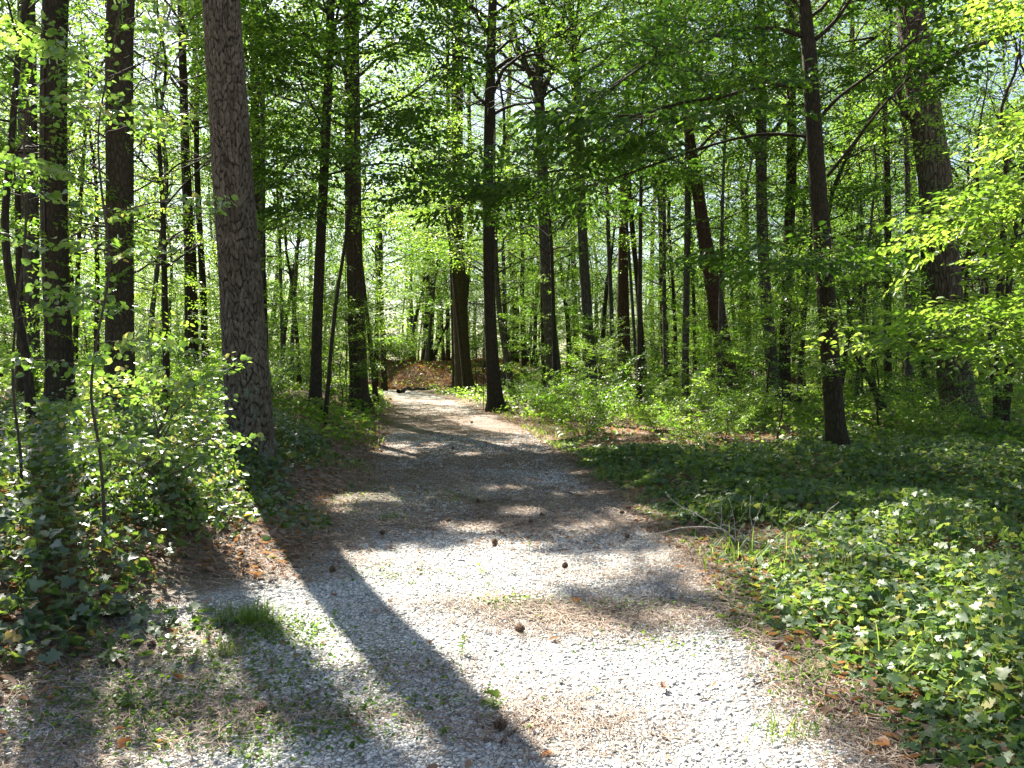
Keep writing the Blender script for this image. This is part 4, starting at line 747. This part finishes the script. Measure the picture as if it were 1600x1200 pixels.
# ================================================================== COPIED TREES OF THE WOOD BEHIND
PROTO = {}
def proto(kind, i):
    key = (kind, i); rng = R(13 * i + {'midtree': 5900, 'understory': 900, 'tall': 1900, 'pinetall': 2900, 'shrub': 3900, 'sap': 4900}[kind])
    tb = MB(); cb = MB(); an = []
    def path(H, n=8, wob=.25): 
        t = np.linspace(0, 1, n); w = np.cumsum(rng.randn(n, 2), 0) * wob / math.sqrt(n) * H * .1; w -= w[0]; return np.c_[w, t * H - .1]
    if kind == 'understory':
        H = 7 + rng.rand() * 4; P = densify(path(H, 8, .8), 2); rd = np.linspace(.085, .02, len(P)); trunk(tb, P, rd, 8, 1.2, seed=i)
        crown(rng, tb, P, lambda z: float(np.interp(z, P[:, 2], rd)), 1.4, H * .98, 3.0, 26, an, ps=.5, el=(0, 35), shape=.35)
        A, D, S = zip(*an); leaves_from(cb, rng, A, D, S, 'mid', 'quad'); mats = ('dark_bark', 'leaf_pale' if i % 2 else 'leaf')
    elif kind == 'midtree':
        H = 10 + rng.rand() * 4; P = densify(path(H, 8, .8), 2); rd = np.linspace(.11, .025, len(P)); trunk(tb, P, rd, 8, 1.25, seed=i)
        crown(rng, tb, P, lambda z: float(np.interp(z, P[:, 2], rd)), 3.8, H * .98, 3.4, 28, an, ps=.5, el=(-5, 35), shape=.4)
        A, D, S = zip(*an); leaves_from(cb, rng, A, D, S, 'mid', 'quad'); mats = ('gray_bark' if i % 2 else 'dark_bark', 'leaf_pale' if i % 2 else 'leaf')
    elif kind == 'tall':
        H = 19 + rng.rand() * 5; P = densify(path(H, 9, .5), 2); rd = np.linspace(.2, .04, len(P)); trunk(tb, P, rd, 10, 1.4, seed=i)
        crown(rng, tb, P, lambda z: float(np.interp(z, P[:, 2], rd)), 7.0, H * .98, 4.2, 26, an, ps=.8, el=(5, 45))
        A, D, S = zip(*an); leaves_from(cb, rng, A, D, np.array(S) * 1.2, 'far', 'quad'); mats = ('gray_bark' if i % 2 else 'dark_bark', 'leaf')
    elif kind == 'pinetall':
        H = 24 + rng.rand() * 4; P = densify(path(H, 9, .3), 2); rd = np.linspace(.24, .05, len(P)); trunk(tb, P, rd, 10, 1.3, seed=i)
        crown(rng, tb, P, lambda z: float(np.interp(z, P[:, 2], rd)), 11, H * .98, 3.4, 30, an, ps=.6, el=(-5, 35))
        A, D, S = zip(*an); leaves_from(cb, rng, A, D, np.array(S) * 1.1, 'pine', 'needle'); mats = ('pine_bark', 'needle')
    elif kind == 'sap':
        H = 3 + rng.rand() * 2.5; P = densify(path(H, 7, 1.0), 2); rd = np.linspace(.025, .006, len(P)); trunk(tb, P, rd, 6, 1.1, seed=i)
        crown(rng, tb, P, lambda z: float(np.interp(z, P[:, 2], rd)), .7, H * .98, 1.3, 16, an, ps=.35, el=(5, 40), nsec=3)
        A, D, S = zip(*an); leaves_from(cb, rng, A, D, np.array(S) * .75, 'mid', 'quad'); mats = ('dark_bark', 'leaf_pale' if i % 2 else 'leaf')
    else:
        for s in range(7):
            a = rng.rand() * 6.28; h = .7 + rng.rand() * 1.1; branching(rng, tb, (0, 0, -.03), (math.cos(a) * h * .7, math.sin(a) * h * .7, h), .012, 1, an, ps=.26, nsec=4, leafy=.15)
        A, D, S = zip(*an); leaves_from(cb, rng, A, D, np.array(S) * .6, 'mid', 'quad'); mats = ('twig', 'leaf_pale' if i % 2 else 'leaf')
    nm = {'shrub': ('stems', 'foliage')}.get(kind, ('trunk', 'crown'))
    PROTO[key] = (tb.mesh(nm[0], M[mats[0]], True), cb.mesh(nm[1], M[mats[1]]), nm)
NP = {'midtree': 5, 'understory': 6, 'tall': 4, 'pinetall': 3, 'shrub': 5, 'sap': 5}
for k, n in NP.items():
    for i in range(n): proto(k, i)
INFO = {'midtree': ('understory_tree', '', 'tree', 'understory trees of the wood'), 'understory': ('understory_tree', 'leafy young broadleaf tree filling the space between taller trunks', 'tree', 'understory trees of the wood'),
        'tall': ('broadleaf_tree', 'tall broadleaf tree far back in the wood', 'tree', 'tall broadleaf trees of the far wood'),
        'pinetall': ('pine_tree', 'tall slender pine with high crown far back in the wood', 'tree', 'tall pines of the far wood'),
        'shrub': ('shrub', 'low leafy green shrub on the forest floor', 'shrub', 'shrubs between the trees'),
        'sap': ('sapling', 'thin leafy sapling on the forest floor', 'sapling', 'saplings between the trees')}
SH = {'understory': 'leafy understory tree', 'midtree': 'high branched tree', 'tall': 'tall broadleaf tree', 'pinetall': 'tall slender pine', 'shrub': 'leafy shrub', 'sap': 'thin leafy sapling'}
def inst(kind, i, x, y, s, rz):
    tm, cm, nm = PROTO[(kind, i)]; name, lab, cat, grp = INFO[kind]
    r = empty(name, (x, y, float(zg(x, y)) - .02), ('small ' if s < .82 else 'big ' if s > 1.08 else '') + SH[kind] + ' ' + where(x, y), cat, grp, rz); r.scale = (s, s, s)
    mkobj(nm[0], tm, r); mkobj(nm[1], cm, r)
def clash(x, y, m, lst): return any((x - a) ** 2 + (y - b) ** 2 < (m + c) ** 2 for a, b, c in lst)
def shades_stage(x, y, hs):
    for h in hs:
        gx = x - SV[0] / SV[2] * h; gy = y - SV[1] / SV[2] * h
        if 1.5 < gy < 24 and -9 < gx < 9: return True
    return False
rng = R(2024); placed = list(TRUNKS)
def scatter(kind, n, d0, d1, gap, hs, smin, smax, pw=1.0, roadgap=2.6, wide=.78):
    c = 0; tries = 0
    while c < n and tries < n * 40:
        tries += 1; d = d0 + (d1 - d0) * rng.rand() ** pw; x = rng.uniform(-1, 1) * (d * wide + 3)
        if abs(x - float(rc(d))) < roadgap or clash(x, d, gap, placed): continue
        if kind != 'shrub' and abs(x + .115 * d) < 1.3 and d < 44: continue       # the driveway's own clearing
        if hs and shades_stage(x, d, hs): continue
        s = rng.uniform(smin, smax); inst(kind, c % NP[kind], x, d, s, rng.rand() * 6.28); placed.append((x, d, gap * .5)); c += 1
scatter('tall', 50, 36, 105, 1.6, (8, 14, 19), .85, 1.15)
scatter('pinetall', 30, 34, 100, 1.5, (13, 20), .85, 1.1)
scatter('midtree', 48, 24, 70, 1.4, (5, 9), .8, 1.2)
scatter('understory', 145, 36, 92, 1.2, (), .5, 1.0, pw=.9)
scatter('sap', 40, 13, 30, .6, (), .45, .8, roadgap=2.6)
scatter('sap', 70, 28, 50, .5, (), .7, 1.4, roadgap=2.3)
scatter('shrub', 60, 13, 28, .5, (), .35, .7, roadgap=2.3)
scatter('shrub', 30, 27, 36, .4, (), .4, .8, roadgap=2.3)
scatter('shrub', 90, 35, 64, .4, (), .7, 1.7, roadgap=2.1)
# the wood beyond, read as one mass
mb = MB(); A = []; D = []; S = []
for i in range(200):
    d = rng.uniform(100, 150); x = rng.uniform(-1, 1) * d * .9; H = rng.uniform(9, 20)
    P = np.array([[x, d, 0], [x + rng.randn() * .4, d, H * .5], [x + rng.randn() * .8, d, H]]); tube(mb, P, [.28, .2, .08], 5, mat=1)
    for k in range(26):
        z = rng.uniform(1.5, H); a = rng.rand() * 6.28; q = rng.rand() ** .5 * 4; A.append((x + q * math.cos(a), d + q * math.sin(a), z)); D.append((math.cos(a), math.sin(a), 0.)); S.append(2.6)
for i in range(2600):
    d = rng.uniform(88, 125); x = rng.uniform(-1, 1) * d * .9; a = rng.rand() * 6.28; A.append((x, d, .3 + 5.5 * rng.rand() ** 1.3)); D.append((math.cos(a), math.sin(a), 0.)); S.append(2.2)
leaves_from(mb, rng, A, D, S, 'far', 'quad')
tag(mkobj('distant_wood', mb.mesh('distant_wood', [M['leaf'], M['dark_bark']])), 'far green wall of the wood closing the view', 'wood', kind='stuff')
# ================================================================== SMALL THINGS ON THE GROUND
M['cone'] = plainmat('pine_cone', [(.05, .03, .02), (.12, .075, .05), (.22, .15, .10)], .8, .25)
M['dead_wood'] = barkmat('bare_dead_wood', (.14, .12, .10), (.34, .31, .27), (.55, .52, .47), (60, 60, 18), .3, dist=.003)
M['stick'] = barkmat('stick_bark', (.05, .035, .028), (.14, .10, .08), (.25, .19, .15), (60, 60, 20), .4, dist=.004)
def cone_mesh(seed):
    rng = R(seed); mb = MB(); n = 78; V = []; F = []; L = .075; core = []
    tube(mb, [(0, 0, 0), (0, 0, L * .3), (0, 0, L * .7), (0, 0, L)], [.008, .015, .012, .003], 8, rnd=.1)
    i = np.arange(n); t = (i + .5) / n; a = i * 2.39996; r = .032 * np.sin(np.pi * (.12 + .86 * t)) ** .7 + .003; z = L * (.04 + .93 * t)
    u = np.stack([np.cos(a), np.sin(a), 0 * a], -1); tn = np.stack([-np.sin(a), np.cos(a), 0 * a], -1); up = np.array([0, 0, 1.])
    w = (.009 + .004 * np.sin(np.pi * t))[:, None]
    c0 = u * .006 + up * (z[:, None] - .004); tip = u * (r * rng.uniform(.9, 1.1, n))[:, None] + up * (z[:, None] + .010)
    P = np.stack([c0, tip - tn * w - up * .002, tip - up * .005 + u * .003, tip + tn * w - up * .002, tip + up * .003 + u * .001], 1)
    b = (i * 5)[:, None, None]; mb.add(P.reshape(-1, 3), (b + np.array([[0, 1, 2], [0, 2, 3], [0, 3, 4], [0, 4, 1], [1, 4, 2], [4, 3, 2]])[None]).reshape(-1, 3), np.repeat(rng.uniform(.3, 1, n), 5))
    return mb.mesh('pine_cone', M['cone'])
CM = [cone_mesh(s) for s in range(3)]
for i, (px, py, s, lab) in enumerate([(772, 853, 1.15, 'round pine cone on the shade line above the sunlit gravel'), (880, 888, 1.0, 'dark pine cone alone on bright gravel right of the centre'), 
    (750, 787, .9, 'small pine cone in shade farther up the middle of the driveway'), (845, 808, .9, 'upper pine cone of a close pair in the shaded gravel'), (833, 820, .9, 'lower pine cone of a close pair in the shaded gravel'), (600, 838, 1.0, 'pine cone left of the middle at the edge of shade'),
    (705, 818, 1.0, 'flat lying pine cone between the left cone and the round cone'), (710, 704, 1.2, 'distant pine cone in the middle of the shaded driveway'), (820, 993, 1.1, 'brown pine cone beside the needle patch on sunlit gravel'),
    (968, 805, .9, 'pine cone near the right edge in a spot of sun'), (976, 844, .9, 'pine cone lying in needles near the right edge'), (792, 1146, 1.1, 'pine cone beside the brown stick at the bottom'), (415, 1122, 1.1, 'pine cone half buried in needles at the lower left'),
    (242, 1013, 1.0, 'pine cone at the foot of the left bank'), (516, 896, 1.0, 'pine cone on the dark edge of the pine shadow'), (735, 662, 1.3, 'farthest pine cone on the lit stretch of driveway')]):
    g = gpt(px, py); rg = R(900 + i); o = bpy.data.objects.new('pine_cone', CM[i % 3]); SC.collection.objects.link(o)
    o.location = (g[0], g[1], float(zg(*g)) + .034 * s); o.rotation_euler = (rad(90 + rg.uniform(-15, 15)), rg.uniform(-.4, .4), rg.rand() * 6.28); s *= .66; o.scale = (s, s, s)
    if i in (0,): o.rotation_euler = (.3, .2, 0); o.location.z -= .03
    tag(o, lab, 'pine cone', 'pine cones on the driveway')
def stick(name, pts, r, label, cat='stick', m='stick', subs=(), group=None, sm=4):
    """pts: pixel path with depth; None depth = lies on the ground"""
    def P3(a, c, e):
        if e is None:
            g = gpt(a, c); return np.array([g[0], g[1], float(zg(*g)) + r + .012])
        return ray(a, c, e)
    rg = R(int(pts[0][0])); b = P3(*pts[0]); mb = MB()
    for q, rr in [(pts, r)] + list(subs):
        Q = densify(np.array([P3(*p) for p in q]) - b, sm); Q[1:-1] += rg.randn(len(Q) - 2, 3) * rr * .35; tube(mb, Q, np.linspace(rr, rr * .35, len(Q)), 7)
    o = mkobj(name, mb.mesh(name, M[m], True)); o.location = b; return tag(o, label, cat, group)
stick('stick', [(781, 1168, None), (815, 1138, None), (848, 1112, None)], .007, 'short brown stick on gravel near the bottom centre', subs=[([(815, 1138, None), (800, 1120, None)], .003)])
stick('stick', [(233, 815, None), (262, 818, None), (286, 833, None)], .006, 'pale stick lying among vines on the left bank', m='dead_wood')
stick('stick', [(1093, 1098, None), (1106, 1096, None), (1120, 1088, None)], .004, 'tiny dark twig on the bright gravel at lower right')
stick('stick', [(520, 812, None), (545, 806, None), (575, 820, None)], .006, 'twig across the left edge of the driveway', subs=[([(545, 806, None), (560, 796, None)], .003)])
stick('stick', [(905, 985, None), (935, 975, None), (955, 968, None)], .003, 'thin twig on the needle patch in the sun')
stick('stick', [(455, 1110, None), (480, 1090, None), (500, 1084, None)], .003, 'thin twig among needles at lower left')
stick('stick', [(130, 1075, None), (160, 1082, None), (205, 1060, None)], .005, 'pale twig on litter at the lower left corner', m='dead_wood')
stick('dead_branch', [(1290, 905, 6.0), (1277, 897, 6.05), (1236, 877, 6.2), (1223, 861, 6.3), (1205, 854, 6.4), (1178, 848, 6.5), (1167, 843, 6.55), (1153, 828, 6.6), (1128, 820, 6.65)], .014, 'bleached bare fallen branch with many forks at the right edge of the driveway', 'branch', 'dead_wood', subs=[
    ([(1150, 846, 6.5), (1142, 837, 6.55), (1124, 824, 6.6), (1070, 823, 6.7), (1043, 830, 6.75), (1000, 838, 6.9)], .007), ([(1126, 824, 6.6), (1128, 805, 6.6), (1127, 787, 6.6), (1125, 769, 6.65)], .004), ([(1127, 802, 6.6), (1117, 801, 6.55), (1106, 797, 6.5)], .0035),
    ([(1140, 832, 6.6), (1110, 816, 6.7), (1086, 802, 6.75), (1065, 793, 6.8), (1047, 778, 6.85), (1040, 769, 6.9)], .0045), ([(1065, 793, 6.8), (1056, 807, 6.8)], .0025), ([(1205, 885, 6.15), (1167, 873, 6.3), (1137, 864, 6.4), (1099, 857, 6.5), (1079, 846, 6.6)], .006),
    ([(1140, 832, 6.6), (1144, 821, 6.6), (1158, 812, 6.55), (1163, 801, 6.5)], .0035), ([(1177, 861, 6.4), (1176, 825, 6.4), (1171, 803, 6.45), (1173, 774, 6.5)], .004), ([(1176, 825, 6.4), (1190, 790, 6.4), (1195, 775, 6.4)], .0025), ([(1167, 873, 6.3), (1180, 858, 6.3), (1195, 838, 6.35), (1210, 828, 6.4)], .003), ([(1126, 812, 6.6), (1105, 782, 6.7), (1122, 762, 6.8)], .0025), ([(1150, 846, 6.5), (1146, 800, 6.6), (1138, 778, 6.7)], .003)])
stick('dead_branch', [(1250, 838, 6.9), (1256, 823, 6.9), (1263, 808, 6.9), (1270, 798, 6.9)], .006, 'pale upright stick poking out of the ivy', 'branch', 'dead_wood')
stick('dead_branch', [(1283, 839, 6.9), (1284, 822, 6.9), (1287, 807, 6.9), (1299, 793, 6.9), (1311, 784, 6.9)], .007, 'grey kinked twig standing in the ivy right of the pale stick', 'branch', 'dead_wood', subs=[([(1287, 807, 6.9), (1292, 814, 6.85)], .003)])
stick('fallen_log', [(622, 615, None), (650, 611, None), (690, 607, None), (708, 606, None)], .10, 'small fallen log across the far end of the driveway', 'log', 'gray_bark')
stick('stick', [(150, 905, None), (190, 880, None), (240, 872, None)], .008, 'dark stick lying across the left bank litter')
stick('stick', [(1180, 1075, None), (1215, 1060, None), (1262, 1062, None)], .005, 'thin stick along the right gravel edge')
stick('stick', [(980, 712, None), (1030, 704, None), (1085, 706, None)], .02, 'grey branch lying in the brown litter strip on the right', m='dead_wood', subs=[([(1030, 704, None), (1050, 696, None)], .008)])
stick('stick', [(1120, 690, None), (1150, 696, None), (1210, 692, None)], .018, 'second branch in the litter strip, nearer the leaning oak', m='gray_bark')
stick('stick', [(640, 742, None), (665, 748, None), (700, 744, None)], .007, 'small stick on the shaded mid driveway')
stick('stick', [(880, 770, None), (905, 776, None), (930, 768, None)], .006, 'small stick on the right half of the shaded driveway')
# seedlings and tufts
def seedling(px, py, h, nl, sz, label, matn='leaf', shape='oval', seed=0, up=.4):
    g = gpt(px, py); rg = R(1200 + seed); r = empty('seedling', (g[0], g[1], float(zg(*g)) + .005), label, 'seedling'); mb = MB(); lb = MB()
    P = wiggle(rg, (0, 0, 0), (rg.randn() * .02, rg.randn() * .02, h), 6, .08); tube(mb, P, np.linspace(.0028, .0012, 6), 6, rnd=.8); n = nl
    t = .35 + .65 * np.arange(n) / max(1, n - 1); a = np.arange(n) * 2.4 + rg.rand(); D = np.stack([np.cos(a), np.sin(a), np.full(n, up) * rg.uniform(.4, 1.3, n)], -1)
    B = P[np.minimum((t * 5).astype(int), 5)]; put(lb, shape, B, D, norm(np.array([0, 0, 1.]) - D * up * .8 + rg.randn(n, 3) * .2), sz * rg.uniform(.7, 1.15, n), rg.uniform(.4, 1, n))
    mkobj('stem', mb.mesh('stem', M['grass'], True), r); mkobj('leaves', lb.mesh('leaves', M[matn]), r)
seedling(761, 924, .06, 3, .05, 'seedling with one upright yellow green leaf on sunlit gravel', 'leaf_pale', seed=1, up=1.3)
seedling(722, 1024, .10, 9, .032, 'pale yellow green weed beside the pine shadow edge', 'leaf_pale', 'wide', 2, .5)
seedling(770, 1108, .07, 5, .05, 'broad leaved green seedling in the shade near the bottom', 'leaf', 'lobed', 3, .3)
seedling(827, 862, .09, 10, .022, 'tiny pale weed on the shade line beside the round cone', 'leaf_pale', 'wide', 4, .6)
seedling(752, 898, .07, 5, .05, 'slender seedling with narrow leaves on the bright gravel', 'leaf', 'oval', 5, .6)
seedling(932, 1085, .03, 3, .04, 'little two bladed sprout on bright gravel', 'grass', 'oval', 6, .6)
seedling(1174, 1018, .02, 4, .04, 'low sprout on needles by the right gravel edge', 'leaf', 'wide', 7, .3)
seedling(565, 1112, .03, 12, .025, 'clump of small round leaves in shaded gravel', 'leaf', 'wide', 8, .3)
seedling(200, 1112, .05, 9, .05, 'leafy weed at the lower left in the shade', 'leaf', 'wide', 9, .4)
seedling(690, 1150, .04, 8, .03, 'small weed near the bottom in the trunk shadow', 'leaf', 'wide', 10, .4)
seedling(640, 918, .03, 9, .02, 'tiny weed left of the centre on bright gravel', 'leaf', 'wide', 11, .3)
def tuft(px, py, n, h, spread, label, seed):
    g = gpt(px, py); rg = R(1300 + seed); mb = MB(); blades(mb, rg, g[0] + rg.randn(n) * spread, g[1] + rg.randn(n) * spread * .7, h, .0028, .9)
    me = mb.mesh('grass_tuft', M['grass']); b = Vector((g[0], g[1], float(zg(*g)))); me.transform(__import__('mathutils').Matrix.Translation(-b)); o = mkobj('grass_tuft', me); o.location = b; tag(o, label, 'grass tuft', 'grass tufts on the driveway')
tuft(394, 975, 170, .16, .085, 'bright green grass tuft in the left trunk shadow', 1); tuft(362, 1022, 60, .11, .06, 'small grass tuft below the bright tuft', 2); tuft(300, 1030, 40, .08, .07, 'thin grass tuft at the foot of the left bank', 3)
tuft(1225, 1150, 60, .10, .07, 'sparse grass tuft by the lower right gravel edge', 4); tuft(1270, 1060, 40, .12, .08, 'sparse grass tuft at the ivy edge', 5); tuft(615, 812, 60, .10, .10, 'grass tuft at the left edge of the shaded driveway', 6)
tuft(790, 955, 40, .05, .06, 'short grass tuft beside the needle patch', 7); tuft(1330, 900, 50, .22, .08, 'tall grass blades standing in the ivy', 8); tuft(1540, 930, 60, .25, .09, 'grass clump in the ivy at the right edge', 9); tuft(400, 1190, 40, .06, .07, 'short grass at the bottom edge', 10)
tuft(375, 968, 90, .12, .12, 'spread of bright grass left of the bright tuft', 11)
# coloured fallen leaves
M['orange_leaf'] = plainmat('orange_leaf', [(.50, .16, .03), (.62, .24, .05)], .6, .3, trans=(.8, .25, .04))
for i, (px, py, s, dz, lab) in enumerate([(897, 945, .055, .01, 'fallen orange leaf on the sunlit gravel'), (181, 850, .07, .12, 'orange leaf among vines on the left bank'), (388, 716, .08, .25, 'orange leaf in front of the foot of the plated pine'), (240, 852, .05, .1, 'rust coloured leaf right of the orange one on the bank'), (1425, 1165, .06, .02, 'orange leaf at the lower right ivy edge'), (200, 1172, .06, .01, 'brown orange leaf near the lower left corner')]):
    g = gpt(px, py); mb = MB(); rg = R(1400 + i); a = rg.rand() * 6.28; put(mb, 'lobed', np.zeros((1, 3)), np.array([[math.cos(a), math.sin(a), .3]]), np.array([[.1, -.5, 1.]]), np.array([s]), np.array([rg.rand()]))
    o = mkobj('fallen_leaf', mb.mesh('fallen_leaf', M['orange_leaf'])); o.location = (g[0], g[1], float(zg(*g)) + dz + .01); tag(o, lab, 'leaf', 'coloured fallen leaves')
